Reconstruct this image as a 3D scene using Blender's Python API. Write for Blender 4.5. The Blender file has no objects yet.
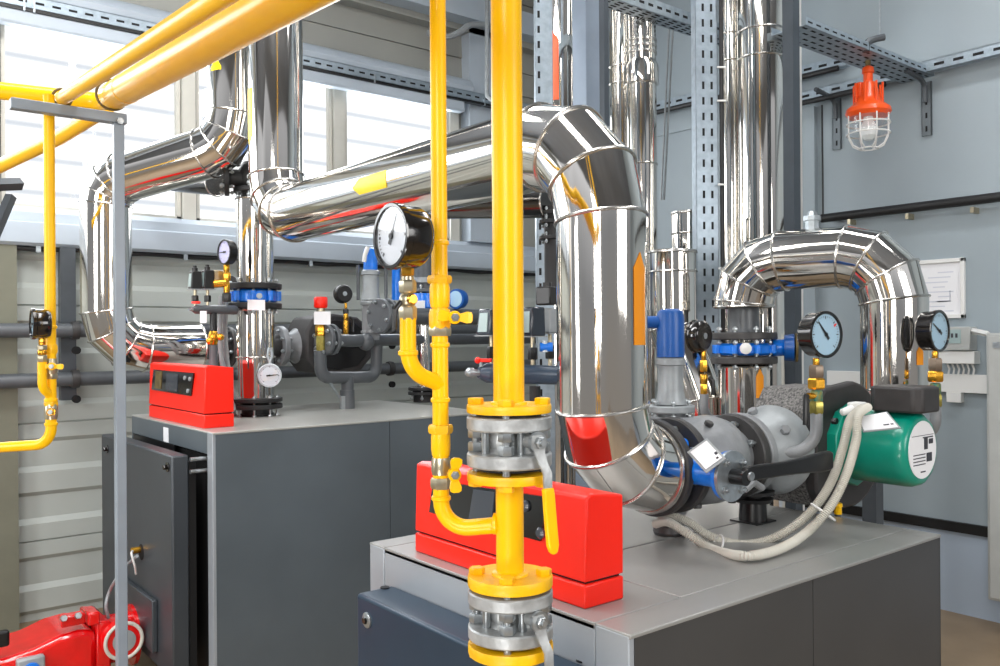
import bpy, math, random
from mathutils import Vector, Matrix
random.seed(7)
V = Vector
# ------------------------------------------------------------------ camera model
F = 860.0; YAW = math.atan2(1070, 860); ROLL = math.radians(.4); H = 2.0; CY = 337.0; CX = 500.0
FW = V((math.cos(YAW), math.sin(YAW), 0)); RT = V((math.sin(YAW), -math.cos(YAW), 0)); UP = V((0, 0, 1))
def ray(px, py):
    a = (px - CX) / F; b = -(py - CY) / F
    c, s = math.cos(ROLL), math.sin(ROLL)
    return FW + RT * (a * c + b * s) + UP * (-a * s + b * c)
def P(px, py, d): return V((0, 0, H)) + ray(px, py) * d
def PX(px, py, X): return P(px, py, X / ray(px, py).x)
def PY(px, py, Y): return P(px, py, Y / ray(px, py).y)
def PZ(px, py, Z): return P(px, py, (Z - H) / ray(px, py).z)
def ZA(py, p):                       # height at which point p (x,y) shows at image row py
    d = p[0] * FW.x + p[1] * FW.y
    a = (p[0] * RT.x + p[1] * RT.y) / d
    return H + d * (-(py - CY) / F - a * math.tan(ROLL))
sc = bpy.context.scene
COL = bpy.data.collections.new('boiler_room'); sc.collection.children.link(COL)
# ------------------------------------------------------------------ materials
def mat(name, col, rough=.5, metal=0, noise=0, nscale=8, bump=0, bscale=60, emit=0, spec=.5, coat=0, col2=None, aniso=0):
    m = bpy.data.materials.new(name); m.use_nodes = True
    nt = m.node_tree; b = nt.nodes['Principled BSDF']
    def lin(c): return tuple((x / 12.92 if x <= .04045 else ((x + .055) / 1.055) ** 2.4) for x in c)
    c = lin(col)
    b.inputs['Base Color'].default_value = (*c, 1); b.inputs['Roughness'].default_value = rough
    b.inputs['Metallic'].default_value = metal
    b.inputs['Specular IOR Level'].default_value = spec
    if coat: b.inputs['Coat Weight'].default_value = coat; b.inputs['Coat Roughness'].default_value = .08
    if emit:
        b.inputs['Emission Color'].default_value = (*c, 1); b.inputs['Emission Strength'].default_value = emit
    tc = nt.nodes.new('ShaderNodeTexCoord')
    if noise or col2:
        n = nt.nodes.new('ShaderNodeTexNoise'); n.inputs['Scale'].default_value = nscale; n.inputs['Detail'].default_value = 5
        nt.links.new(tc.outputs['Object'], n.inputs['Vector'])
        r = nt.nodes.new('ShaderNodeValToRGB')
        c2 = lin(col2) if col2 else tuple(x * (1 - noise) for x in c)
        c1 = c if col2 else tuple(min(1, x * (1 + noise)) for x in c)
        r.color_ramp.elements[0].color = (*c2, 1); r.color_ramp.elements[1].color = (*c1, 1)
        r.color_ramp.elements[0].position = .35; r.color_ramp.elements[1].position = .65
        nt.links.new(n.outputs['Fac'], r.inputs['Fac']); nt.links.new(r.outputs['Color'], b.inputs['Base Color'])
    if bump:
        n2 = nt.nodes.new('ShaderNodeTexNoise'); n2.inputs['Scale'].default_value = bscale; n2.inputs['Detail'].default_value = 2
        nt.links.new(tc.outputs['Object'], n2.inputs['Vector'])
        bp = nt.nodes.new('ShaderNodeBump'); bp.inputs['Strength'].default_value = bump; bp.inputs['Distance'].default_value = .01
        nt.links.new(n2.outputs['Fac'], bp.inputs['Height']); nt.links.new(bp.outputs['Normal'], b.inputs['Normal'])
    return m
M = {}
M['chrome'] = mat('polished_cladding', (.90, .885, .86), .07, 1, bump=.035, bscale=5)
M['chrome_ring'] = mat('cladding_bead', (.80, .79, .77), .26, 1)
M['chrome_dark'] = mat('shaded_cladding', (.42, .41, .40), .16, 1)  # darker copy of the chrome; dim reflections put into its colour
M['steel'] = mat('galvanised_steel', (.70, .73, .75), .34, .85, noise=.12, nscale=30)
M['zinc'] = mat('zinc_channel', (.62, .67, .71), .4, .6, noise=.1, nscale=25)
M['bolt'] = mat('zinc_bolt', (.66, .68, .69), .33, .85, noise=.2, nscale=40)
M['oldsteel'] = mat('worn_steel', (.70, .71, .71), .45, .55, noise=.25, nscale=22, bump=.15)
M['yellow'] = mat('yellow_gas_paint', (1.0, .765, .02), .34, 0, noise=.03, nscale=12, coat=.1, bump=.03, bscale=25, spec=.3)
M['yellow_dark'] = mat('yellow_flange_paint', (.97, .73, .02), .42, 0, noise=.12, nscale=20, bump=.15)
M['brass'] = mat('brass', (.86, .64, .22), .25, .9, noise=.15, nscale=40)
M['brass_pale'] = mat('nickel_brass', (.74, .70, .60), .3, .9, noise=.1, nscale=40)
M['cast'] = mat('grey_cast_paint', (.53, .54, .55), .42, .1, noise=.1, nscale=14, bump=.15)
M['castlight'] = mat('light_cast_paint', (.60, .62, .63), .4, .15, noise=.1, nscale=14, bump=.12)
M['castdark'] = mat('dark_cast_paint', (.24, .235, .235), .45, .1, noise=.15, nscale=14, bump=.12)
M['pipe_grey'] = mat('grey_pipe_paint', (.34, .355, .37), .36, .05, noise=.08, nscale=10)
M['pipe_blue'] = mat('bluegrey_pipe_paint', (.25, .31, .38), .33, .05, noise=.08)
M['black'] = mat('black_plastic', (.07, .07, .075), .33, 0, noise=.1)
M['black_soft'] = mat('black_paint', (.12, .12, .125), .5, 0, noise=.15)
M['blackgloss'] = mat('black_gloss_case', (.075, .06, .05), .14, 0, coat=.6)
M['epp'] = mat('speckled_insulation', (.50, .49, .48), .8, 0, col2=(.22, .22, .22), nscale=110, bump=.3, bscale=120)
M['epp_dark'] = mat('smooth_dark_insulation', (.20, .19, .19), .55, 0, noise=.1, nscale=20)
M['blue'] = mat('blue_enamel', (.04, .47, .90), .3, 0, noise=.12, nscale=20, coat=.3)
M['blue_dark'] = mat('dark_blue_enamel', (.05, .32, .62), .35, 0, noise=.1)
M['red'] = mat('red_controller_plastic', (1.0, .13, .03), .34, 0, noise=.03, nscale=6)
M['red_gloss'] = mat('red_burner_paint', (.86, .03, .045), .15, 0, noise=.1, coat=.7)
M['green'] = mat('green_motor_paint', (.0, .55, .46), .3, 0, noise=.08, nscale=8, coat=.3)
M['white'] = mat('white_plastic', (.90, .90, .89), .5, 0)
M['hose'] = mat('ribbed_hose', (.80, .79, .75), .5, 0, noise=.05)
M['paper'] = mat('paper_tag', (.93, .93, .94), .6, 0)
M['ink'] = mat('dark_ink', (.22, .22, .25), .6, 0)
M['dial'] = mat('white_dial', (.86, .88, .91), .5, 0)
M['dial_blue'] = mat('bluish_dial', (.66, .79, .87), .4, 0, emit=.05)  # dial glows faintly by added emission; no lamp in it
M['orange'] = mat('orange_lamp_housing', (.96, .34, .08), .35, 0, noise=.08, coat=.3)
M['boiler_front'] = mat('pale_grey_panel', (.62, .645, .67), .33, .1, noise=.04, nscale=4)
M['boiler_top'] = mat('grey_top_panel', (.68, .68, .66), .32, .15, noise=.06, nscale=3)
M['boiler_top2'] = mat('mid_grey_top_panel', (.57, .57, .56), .32, .15, noise=.06, nscale=3)
M['boiler_side'] = mat('dark_grey_panel', (.25, .25, .25), .42, .05, noise=.05, nscale=3)
M['boiler_side2'] = mat('slate_grey_panel', (.36, .395, .42), .38, .1, noise=.05, nscale=3)
M['door_blue'] = mat('blueblack_door', (.13, .215, .29), .33, .1, noise=.08, nscale=3)
M['door_dark'] = mat('anthracite_door', (.24, .26, .28), .38, .1, noise=.08, nscale=3)
M['gap'] = mat('dark_gap', (.025, .025, .03), .8, 0, noise=.1)
M['rack'] = mat('painted_grey_steel', (.54, .58, .62), .4, .1, noise=.06)
M['column'] = mat('dark_column_paint', (.24, .27, .30), .5, .05, noise=.06)
M['bracket'] = mat('dark_bracket_paint', (.29, .31, .33), .45, .2, noise=.1)
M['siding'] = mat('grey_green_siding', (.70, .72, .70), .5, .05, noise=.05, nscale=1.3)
M['siding_up'] = mat('shaded_siding', (.60, .60, .575), .55, .05, noise=.05, nscale=1.3)  # darker copy of the siding, with shade put into the colour
M['sill'] = mat('pale_blue_trim', (.70, .74, .78), .38, .05, noise=.04, nscale=3)
M['wall'] = mat('blue_grey_wall_paint', (.595, .64, .665), .5, 0, noise=.05, nscale=1.2)
M['wall_low'] = mat('pale_wall_base', (.66, .71, .77), .5, 0, noise=.05, nscale=1.2)
M['mullion'] = mat('cream_mullion', (.80, .79, .75), .5, 0, noise=.03)
M['floor'] = mat('brown_beige_floor', (.56, .48, .38), .45, 0, noise=.08, nscale=4)
M['ceil'] = mat('grey_ceiling', (.5, .52, .55), .6, 0, noise=.06, nscale=1)
M['trim'] = mat('black_trim', (.06, .06, .065), .5, 0, noise=.1)
M['cabinet'] = mat('pale_grey_cabinet', (.70, .71, .70), .45, .05, noise=.04)
M['lcd'] = mat('dark_display', (.07, .075, .085), .15, 0, coat=.5)
M['lcd2'] = mat('grey_display', (.26, .28, .31), .2, 0, coat=.3)
M['lcd_light'] = mat('pale_display', (.62, .70, .70), .3, 0)
M['rust'] = mat('rust_brown', (.42, .36, .22), .6, .2, noise=.3, nscale=30)
M['ext'] = None
def glass_mat():
    m = bpy.data.materials.new('clear_glass'); m.use_nodes = True; nt = m.node_tree; nt.nodes.clear()
    o = nt.nodes.new('ShaderNodeOutputMaterial'); mx = nt.nodes.new('ShaderNodeMixShader'); t = nt.nodes.new('ShaderNodeBsdfTransparent')
    g = nt.nodes.new('ShaderNodeBsdfGlossy'); g.inputs['Roughness'].default_value = .03
    lw = nt.nodes.new('ShaderNodeLayerWeight'); lw.inputs['Blend'].default_value = .2; fr = nt.nodes.new('ShaderNodeMapRange')
    fr.inputs['To Min'].default_value = .04; fr.inputs['To Max'].default_value = .22; nt.links.new(lw.outputs['Facing'], fr.inputs['Value'])
    nt.links.new(fr.outputs[0], mx.inputs[0]); nt.links.new(t.outputs[0], mx.inputs[1]); nt.links.new(g.outputs[0], mx.inputs[2])
    nt.links.new(mx.outputs[0], o.inputs[0]); return m
M['glass'] = glass_mat(); M['glass2'] = M['glass']; M['bulb'] = mat('bulb_glass', (.86, .88, .88), .15, 0, emit=.1)
def ext_mat():
    m = bpy.data.materials.new('glowing_outdoor_siding'); m.use_nodes = True; nt = m.node_tree; nt.nodes.clear()
    o = nt.nodes.new('ShaderNodeOutputMaterial'); e = nt.nodes.new('ShaderNodeEmission')
    tc = nt.nodes.new('ShaderNodeTexCoord'); w = nt.nodes.new('ShaderNodeTexWave'); w.wave_type = 'BANDS'; w.bands_direction = 'Z'
    w.inputs['Scale'].default_value = .9; w.inputs['Distortion'].default_value = 0
    r = nt.nodes.new('ShaderNodeValToRGB'); r.color_ramp.elements[0].position = .0; r.color_ramp.elements[0].color = (.62, .66, .71, 1)
    r.color_ramp.elements[1].position = .12; r.color_ramp.elements[1].color = (1, 1, 1, 1)
    e.inputs['Strength'].default_value = 1.15
    nt.links.new(tc.outputs['Object'], w.inputs['Vector']); nt.links.new(w.outputs['Color'], r.inputs[0]); nt.links.new(r.outputs[0], e.inputs[0])
    nt.links.new(e.outputs[0], o.inputs[0]); return m
M['ext'] = ext_mat()
# ------------------------------------------------------------------ mesh builder
ORG = {}
def basis(axis):
    a = V(axis).normalized(); h = V((0, 0, 1)) if abs(a.z) < .9 else V((1, 0, 0))
    u = h.cross(a).normalized(); return u, a.cross(u).normalized(), a
class MB:
    def __init__(s): s.v = []; s.f = []; s.m = []; s.mi = 0
    def face(s, idx): s.f.append(tuple(idx)); s.m.append(s.mi)
    def pts(s, L): b = len(s.v); s.v += [V(p) for p in L]; return b
    def hexa(s, p):                  # 0-3 bottom ring, 4-7 top ring
        b = s.pts(p)
        for q in ((3, 2, 1, 0), (4, 5, 6, 7), (0, 1, 5, 4), (1, 2, 6, 5), (2, 3, 7, 6), (3, 0, 4, 7)): s.face([b + i for i in q])
        return s
    def box(s, c, sz, R=None):
        c = V(c); x, y, z = [k / 2 for k in sz]; L = []
        for dz in (-z, z):
            for dx, dy in ((-x, -y), (x, -y), (x, y), (-x, y)):
                o = V((dx, dy, dz)); L.append(c + (R @ o if R else o))
        return s.hexa(L)
    def bb(s, x0, x1, y0, y1, z0, z1): return s.box(((x0 + x1) / 2, (y0 + y1) / 2, (z0 + z1) / 2), (abs(x1 - x0), abs(y1 - y0), abs(z1 - z0)))
    def prism(s, poly, vec):
        n = len(poly); vec = V(vec); b = s.pts(poly); t = s.pts([V(p) + vec for p in poly])
        s.face([b + i for i in reversed(range(n))]); s.face([t + i for i in range(n)])
        for i in range(n): j = (i + 1) % n; s.face((b + i, b + j, t + j, t + i))
        return s
    def lathe(s, o, axis, prof, n=32, ph=0, cap=True):
        o = V(o); u, w, a = basis(axis); rings = []
        for t, r in prof:
            rings.append(s.pts([o + a * t + (u * math.cos(ph + 2 * math.pi * k / n) + w * math.sin(ph + 2 * math.pi * k / n)) * max(r, 1e-5) for k in range(n)]))
        for i in range(len(rings) - 1):
            for k in range(n): j = (k + 1) % n; s.face((rings[i] + k, rings[i] + j, rings[i + 1] + j, rings[i + 1] + k))
        if cap:
            s.face([rings[0] + k for k in reversed(range(n))]); s.face([rings[-1] + k for k in range(n)])
        return s
    def cyl(s, p0, p1, r, r2=None, n=28, ph=0):
        p0 = V(p0); p1 = V(p1); return s.lathe(p0, p1 - p0, [(0, r), ((p1 - p0).length, r if r2 is None else r2)], n, ph)
    def tube(s, pts, r, n=16, closed=False, rr=None):
        pts = [V(p) for p in pts]; N = len(pts); rings = []; prev = None; u = None
        for i in range(N):
            if closed: t = pts[(i + 1) % N] - pts[i - 1]
            elif i == 0: t = pts[1] - pts[0]
            elif i == N - 1: t = pts[-1] - pts[-2]
            else: t = (pts[i + 1] - pts[i]).normalized() + (pts[i] - pts[i - 1]).normalized()
            t.normalize()
            if u is None: u, w, _ = basis(t)
            else:
                u = prev.rotation_difference(t) @ u; u = (u - t * u.dot(t)).normalized()
            w = t.cross(u); prev = t; R = rr[i] if rr else r
            rings.append(s.pts([pts[i] + (u * math.cos(2 * math.pi * k / n) + w * math.sin(2 * math.pi * k / n)) * R for k in range(n)]))
        M_ = N if closed else N - 1
        for i in range(M_):
            a, b = rings[i], rings[(i + 1) % N]
            for k in range(n): j = (k + 1) % n; s.face((a + k, a + j, b + j, b + k))
        if not closed:
            s.face([rings[0] + k for k in reversed(range(n))]); s.face([rings[-1] + k for k in range(n)])
        return s
    def mitre(s, pts, r, n=48):
        pts = [V(p) for p in pts]; u, w, _ = basis(pts[1] - pts[0]); secs = []
        for i, p in enumerate(pts):
            d0 = (pts[i] - pts[i - 1]).normalized() if i else (pts[1] - pts[0]).normalized()
            d1 = (pts[i + 1] - pts[i]).normalized() if i < len(pts) - 1 else d0
            nn = (d0 + d1).normalized(); sec = []
            for k in range(n):
                o = (u * math.cos(2 * math.pi * k / n) + w * math.sin(2 * math.pi * k / n)) * r
                sec.append(p + o - d0 * (o.dot(nn) / d0.dot(nn)))
            secs.append(sec); q = d0.rotation_difference(d1); u = q @ u; w = q @ w
        ids = [s.pts(x) for x in secs]
        for i in range(len(ids) - 1):
            for k in range(n): j = (k + 1) % n; s.face((ids[i] + k, ids[i] + j, ids[i + 1] + j, ids[i + 1] + k))
        s.face([ids[0] + k for k in reversed(range(n))]); s.face([ids[-1] + k for k in range(n)])
        return secs
    def ball(s, c, r, n=20, sq=(1, 1, 1)):
        prof = []; c = V(c); m = n // 2; rings = []
        for i in range(m + 1):
            th = math.pi * i / m
            rings.append(s.pts([c + V((math.cos(2 * math.pi * k / n) * math.sin(th) * sq[0], math.sin(2 * math.pi * k / n) * math.sin(th) * sq[1], -math.cos(th) * sq[2])) * r for k in range(n)]))
        for i in range(m):
            for k in range(n): j = (k + 1) % n; s.face((rings[i] + k, rings[i] + j, rings[i + 1] + j, rings[i + 1] + k))
        return s
    def build(s, name, m, parent=None, label=None, cat=None, group=None, kind=None, org=None, bev=0, ang=32):
        if parent is not None: o0 = ORG[parent.name]
        elif org is not None: o0 = V(org)
        else:
            xs = [p.x for p in s.v]; ys = [p.y for p in s.v]; o0 = V(((min(xs) + max(xs)) / 2, (min(ys) + max(ys)) / 2, min(p.z for p in s.v)))
        me = bpy.data.meshes.new(name); me.from_pydata([tuple(p - o0) for p in s.v], [], s.f)
        ms = m if isinstance(m, (list, tuple)) else [m]
        for k in ms: me.materials.append(M[k] if isinstance(k, str) else k)
        for p, i in zip(me.polygons, s.m): p.material_index = i; p.use_smooth = True
        me.validate(); me.update()
        try: me.set_sharp_from_angle(angle=math.radians(ang))
        except Exception: pass
        o = bpy.data.objects.new(name, me); COL.objects.link(o)
        if parent is not None: o.parent = parent
        else: o.location = o0
        ORG[o.name] = o0
        if bev:
            b = o.modifiers.new('edge', 'BEVEL'); b.width = bev; b.segments = 2; b.limit_method = 'ANGLE'; b.angle_limit = math.radians(40)
        if label: o['label'] = label
        if cat: o['category'] = cat
        if group: o['group'] = group
        if kind: o['kind'] = kind
        return o
def thing(name, label, cat, loc, group=None):
    o = bpy.data.objects.new(name, None); COL.objects.link(o); o.location = V(loc); o.empty_display_size = .1
    o['label'] = label; o['category'] = cat; ORG[o.name] = V(loc)
    if group: o['group'] = group
    return o
def fillet(pts, R, n=6):
    pts = [V(p) for p in pts]; out = [pts[0]]
    for i in range(1, len(pts) - 1):
        a = (pts[i - 1] - pts[i]).normalized(); b = (pts[i + 1] - pts[i]).normalized()
        ang = a.angle(b); r = R[i - 1] if isinstance(R, (list, tuple)) else R
        if ang > math.pi - .02: out.append(pts[i]); continue
        L = r / math.tan(ang / 2); c = pts[i] + (a + b).normalized() * (r / math.sin(ang / 2))
        s0 = pts[i] + a * L - c; s1 = pts[i] + b * L - c; q = s0.rotation_difference(s1); tot = s0.angle(s1); ax = s0.cross(s1).normalized()
        for k in range(n + 1): out.append(c + Matrix.Rotation(tot * k / n, 3, ax) @ s0)
    out.append(pts[-1]); return out
def bead(sec, parent, r=.006, m='chrome_ring', name='seam_ring'):
    c = sum(sec, V()) / len(sec)
    return MB().tube([c + (p - c) * 1.012 for p in sec], r, 8, closed=True).build(name, m, parent)
def clad(root, pts, r, rings='all', extra=(), name='cladding', m='chrome', br=.006):
    """segmented sheet metal cladding along pts with raised beads at the joints"""
    mb = MB(); secs = mb.mitre(pts, r); o = mb.build(name, m, root, ang=9)
    idx = range(len(pts)) if rings == 'all' else rings
    for i in idx: bead(secs[i], root, br)
    for (i, t) in extra:             # a bead part-way along segment i
        sec = [secs[i][k].lerp(secs[i + 1][k], t) for k in range(len(secs[i]))]; bead(sec, root, br)
    return o
def hexnut(mb, c, axis, r, h): a = V(axis).normalized(); mb.lathe(V(c), a, [(0, r * .94), (h * .12, r), (h * .86, r), (h, r * .9)], 6); return mb
def ring_pts(c, axis, R, n, ph=0):
    u, w, a = basis(axis); return [V(c) + (u * math.cos(ph + 2 * math.pi * k / n) + w * math.sin(ph + 2 * math.pi * k / n)) * R for k in range(n)]
def flange(root, c, axis, r, t, nb=8, m='cast', bolt='bolt', br=.012, blen=None, ph=.3, hub=None, name='flange', bolts=True, both=True):
    """disc centred on c, thickness t, ring of hex bolts"""
    a = V(axis).normalized(); mb = MB()
    mb.lathe(V(c) - a * t / 2, a, [(0, r * .97), (t * .15, r), (t * .85, r), (t, r * .97)], 40)
    f = mb.build(name, m, root)
    if bolts:
        L = blen or t
        for p in ring_pts(c, a, r * .8, nb, ph):
            b = MB(); hexnut(b, p + a * (L / 2 - .001), a, br, br * 1.1)
            if both: hexnut(b, p - a * (L / 2 - .001), -a, br, br * 1.1)
            b.cyl(p - a * (L / 2 + br * 1.5), p + a * (L / 2 + br * 1.5), br * .5, n=10)
            b.build('bolt', bolt, f)
    return f
def tick_dial(root, c, n, R, needle_deg, m='dial', mark='ink', needle='black', red=False, numbers=True):
    """dial disc, marks, needle and glass; c centre on the front plane, n facing"""
    n = V(n).normalized(); rt = V((0, 0, 1)).cross(n).normalized(); up = n.cross(rt)
    d = MB().lathe(c - n * .004, n, [(0, R), (.002, R)], 40).build('dial', m, root)
    mk = MB()
    for k in range(31):
        a = math.radians(225 - 270 * k / 30); L = .14 if k % 5 == 0 else .07
        dr = rt * math.cos(a) + up * math.sin(a); pe = -rt * math.sin(a) + up * math.cos(a)
        q0 = c + dr * R * .9; q1 = c + dr * R * (.9 - L); w = R * (.028 if k % 5 == 0 else .015) * (1.7 if R < .06 else 1); z = n * -.0012
        b = mk.pts([q0 - pe * w + z, q0 + pe * w + z, q1 + pe * w + z, q1 - pe * w + z]); mk.face((b, b + 1, b + 2, b + 3))
    mk.build('scale_marks', mark, d)
    a = math.radians(needle_deg); dr = rt * math.cos(a) + up * math.sin(a); pe = n.cross(dr)
    nd = MB(); z0 = n * .0008
    nd.prism([c - dr * R * .30 - pe * R * .08 + z0, c - dr * R * .30 + pe * R * .08 + z0, c + dr * R * .82 + pe * R * .03 + z0, c + dr * R * .82 - pe * R * .03 + z0], n * .0012)
    nd.lathe(c, n, [(0, R * .1), (.004, R * .1)], 16); nd.build('needle', needle, d)
    if red:
        dr2 = rt * math.cos(math.radians(35)) + up * math.sin(math.radians(35)); pe2 = n.cross(dr2); r_ = MB()
        r_.prism([c + dr2 * R * .72 - pe2 * R * .06 - n * .001, c + dr2 * R * .72 + pe2 * R * .06 - n * .001, c + dr2 * R * .92 + pe2 * R * .03 - n * .001, c + dr2 * R * .92 - pe2 * R * .03 - n * .001], n * .001).build('red_pointer', 'red', d)
    return d
def gauge(root, c, n, R, depth, needle=60, case='blackgloss', dial='dial', red=False, glass=True):
    """pressure gauge: c = centre of the dial front, n = facing direction"""
    n = V(n).normalized(); c = V(c)
    MB().lathe(c - n * depth, n, [(0, R * .8), (.004, R * .88), (.012, R * .94), (depth * .75, R * .94), (depth * .8, R), (depth - .002, R), (depth, R * .97), (depth, R * .88), (depth - .006, R * .86)], 48, cap=False).build('case', case, root)
    MB().lathe(c - n * (depth + .001), n, [(0, R * .8), (.003, R * .8)], 32).build('back_plate', case, root)
    tick_dial(root, c - n * .005, n, R * .87, needle, dial, red=red)
    if glass: MB().lathe(c - n * .0035, n, [(0, R * .87), (.001, R * .87)], 32).build('glass', 'glass', root)
def strut(root, p0, p1, w, dpt, side, m='zinc', pitch=.06, slot=(.034, .012), face_n=None, rows=(0,), lip=True):
    """slotted channel from p0 to p1; side = outward normal of the slotted face"""
    p0 = V(p0); p1 = V(p1); a = (p1 - p0).normalized(); n = V(side); n = (n - a * n.dot(a)).normalized(); w_ = a.cross(n); L = (p1 - p0).length
    mb = MB()
    def slab(o, sx, sn, sw):         # centre at middle of length
        R = Matrix((a, n, w_)).transposed(); mb.box(o, (sx, sn, sw), R)
    mid = (p0 + p1) / 2; t = .004
    slab(mid - n * t / 2, L, t, w)
    slab(mid + w_ * (w / 2 - t / 2) - n * dpt / 2, L, dpt, t); slab(mid - w_ * (w / 2 - t / 2) - n * dpt / 2, L, dpt, t)
    mb.mi = 1
    k = int(L / pitch)
    for r_ in rows:
        for i in range(k):
            slab(p0 + a * ((i + .5) * L / k) + w_ * (r_ * w) + n * .0006, slot[0], .0012, slot[1])
    return mb.build('channel', [m, 'gap'], root)
# ================================================================== ROOM
YW = 6.85; XW = 6.4
def S(mb, name, m, **k): return mb.build(name, m, kind='structure', **k)
S(MB().bb(-5, 6.6, -5, 7.1, -.1, 0), 'floor', 'floor')
S(MB().bb(-5, 6.6, -5, 7.1, 5.7, 5.8), 'ceiling', 'ceil')
# corrugated lower siding
prof = []
zz = 1.41 - .84 * 2
def bay(z0):
    g = .006
    return [(z0 + g, 0), (z0 + .11, 0), (z0 + .14, .026), (z0 + .31, .026), (z0 + .35, 0), (z0 + .49, 0), (z0 + .52, .026), (z0 + .68, .026), (z0 + .72, 0), (z0 + .84 - g, 0), (z0 + .84 - .003, .02), (z0 + .84 + .003, .02)]
pf = []
z = 1.41 - .84 * 2
for k in range(4): pf += [(q[0], q[1]) for q in bay(z)]; z += .84
pf = [(1.41 + .84 * 0 - (q[0] - 1.41), q[1]) for q in pf]      # ribs step downwards
pf = sorted(pf); pf = [q for q in pf if 0 <= q[0] <= 2.70]; pf = [(0, pf[0][1])] + pf + [(2.70, pf[-1][1])]
poly = [V((-4, YW + o, z)) for z, o in pf] + [V((-4, YW + .15, 2.70)), V((-4, YW + .15, 0))]
b = MB(); b.prism(poly, (XW + 4.2, 0, 0)); S(b, 'wall_left', 'siding', ang=12)
# upper siding boards
b = MB()
for k in range(5):
    z0 = 4.52 + k * .24
    b.prism([V((-4, YW - .0, z0)), V((-4, YW + .012, z0 + .235)), V((-4, YW + .1, z0 + .24)), V((-4, YW + .1, z0))], (XW + 4.2, 0, 0))
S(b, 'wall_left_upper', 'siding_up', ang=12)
# wall between sill and lintel right of the windows
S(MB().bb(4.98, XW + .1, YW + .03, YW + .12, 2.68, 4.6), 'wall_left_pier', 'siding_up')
# sill ledge
b = MB(); sp = [(0, 2.66), (-.13, 2.66), (-.16, 2.68), (-.165, 2.74), (-.15, 2.82), (-.10, 2.835), (-.085, 2.90), (-.05, 2.94), (.12, 2.94), (.12, 2.66)]
b.prism([V((-4, YW + y, z)) for y, z in sp], (XW + 4.0, 0, 0)); S(b, 'trim_1', 'sill', ang=25)
# lintel duct (rounded pale trim) + deep beam above
b = MB(); sp = [(.1, 4.34), (-.10, 4.34), (-.17, 4.37), (-.19, 4.43), (-.16, 4.49), (-.08, 4.53), (.1, 4.56)]
b.prism([V((-4, YW + y, z)) for y, z in sp], (9.05, 0, 0)); S(b, 'trim_2', 'sill', ang=40)
S(MB().bb(-4, XW, YW - .30, YW + .1, 5.04, 5.26), 'trim_3', 'sill')
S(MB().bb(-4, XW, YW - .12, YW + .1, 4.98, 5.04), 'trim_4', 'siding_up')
# column between the windows and the corner
S(MB().bb(5.05, 5.40, YW - .12, YW + .1, 2.94, 5.04), 'trim_5', 'sill')
# mullions / windows
mx = [-2.88, -1.59, -.30, .99, 2.35, 3.675, 4.93]
for i in range(len(mx) - 1):
    x0, x1 = mx[i] + .06, mx[i + 1] - .06
    w = thing('window_%d' % (i + 1), 'bright window pane', 'window', ((x0 + x1) / 2, YW, 2.94)); del w['category']; del w['label']; w['kind'] = 'structure'
    MB().bb(x0, x1, YW + .02, YW + .026, 2.97, 4.33).build('pane', 'glass', w)
    f = MB()
    for xa, xb in ((x0 - .0, x0 + .03), (x1 - .03, x1)): f.bb(xa, xb, YW - .0, YW + .05, 2.94, 4.36)
    f.bb(x0, x1, YW, YW + .05, 2.94, 2.965); f.bb(x0, x1, YW, YW + .05, 4.33, 4.36)
    f.build('frame', 'mullion', w)
    MB().bb(x0 - .008, x0, YW - .015, YW + .02, 2.94, 4.36).build('gasket', 'gap', w)
for i, x in enumerate(mx): S(MB().bb(x - .052, x + .052, YW - .03, YW + .08, 2.94, 4.36), 'window_mullion.%03d' % i if i else 'window_mullion', 'mullion')
# neighbouring wall outdoors, its daylight put in as emission
b = MB(); b.bb(-9, 12, 10.0, 10.05, -1, 9); S(b, 'exterior_wall', 'ext')
# right wall
b = MB(); b.bb(XW, XW + .12, -5, YW + .1, .60, 5.7); S(b, 'wall_right', 'wall')
S(MB().bb(XW, XW + .12, -5, YW + .1, 0, .60), 'wall_right_base', 'wall_low')
S(MB().bb(XW - .03, XW, -5, YW, .585, .655), 'trim_6', 'trim')
S(MB().bb(XW - .02, XW, -5, YW, 3.92, 5.7), 'wall_right_upper', 'wall')
p = PX(818, 200, XW); p2 = PX(800, 200, XW)
S(MB().bb(XW - .05, XW, p.y, p2.y + .3, .66, 3.85), 'trim_7', 'wall')
# left wall column with its shade put into the colour, at the picture's left edge
p = PY(0, 500, YW - .1); p2 = PY(18, 500, YW - .1)
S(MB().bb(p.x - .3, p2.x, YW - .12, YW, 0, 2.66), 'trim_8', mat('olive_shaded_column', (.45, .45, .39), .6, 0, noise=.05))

# ================================================================== BOILERS
def red_box(name, label, x0, y0, y1, w, z0, z1):
    """controller: front faces -X; y0<y1; w = depth"""
    t = thing(name, label, 'controller', (x0 + w / 2, (y0 + y1) / 2, z0), 'red boiler controllers')
    h = z1 - z0; zs = z0 + h * .235; g = .006
    MB().bb(x0, x0 + w, y0, y1, z0, zs - g).build('base', 'red', t, bev=.006)
    MB().bb(x0 + .012, x0 + w - .01, y0 + .01, y1 - .01, zs - g, zs).build('shadow_gap', 'gap', t)
    # main case with sloped front
    pr = [V((x0, y0, zs)), V((x0 + w, y0, zs)), V((x0 + w, y0, z1 - .01)), V((x0 + .03, y0, z1 + .006)), V((x0 + .008, y0, z1 - .002))]
    MB().prism(pr, (0, y1 - y0, 0)).build('case', 'red', t, bev=.006)
    return t, zs
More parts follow.
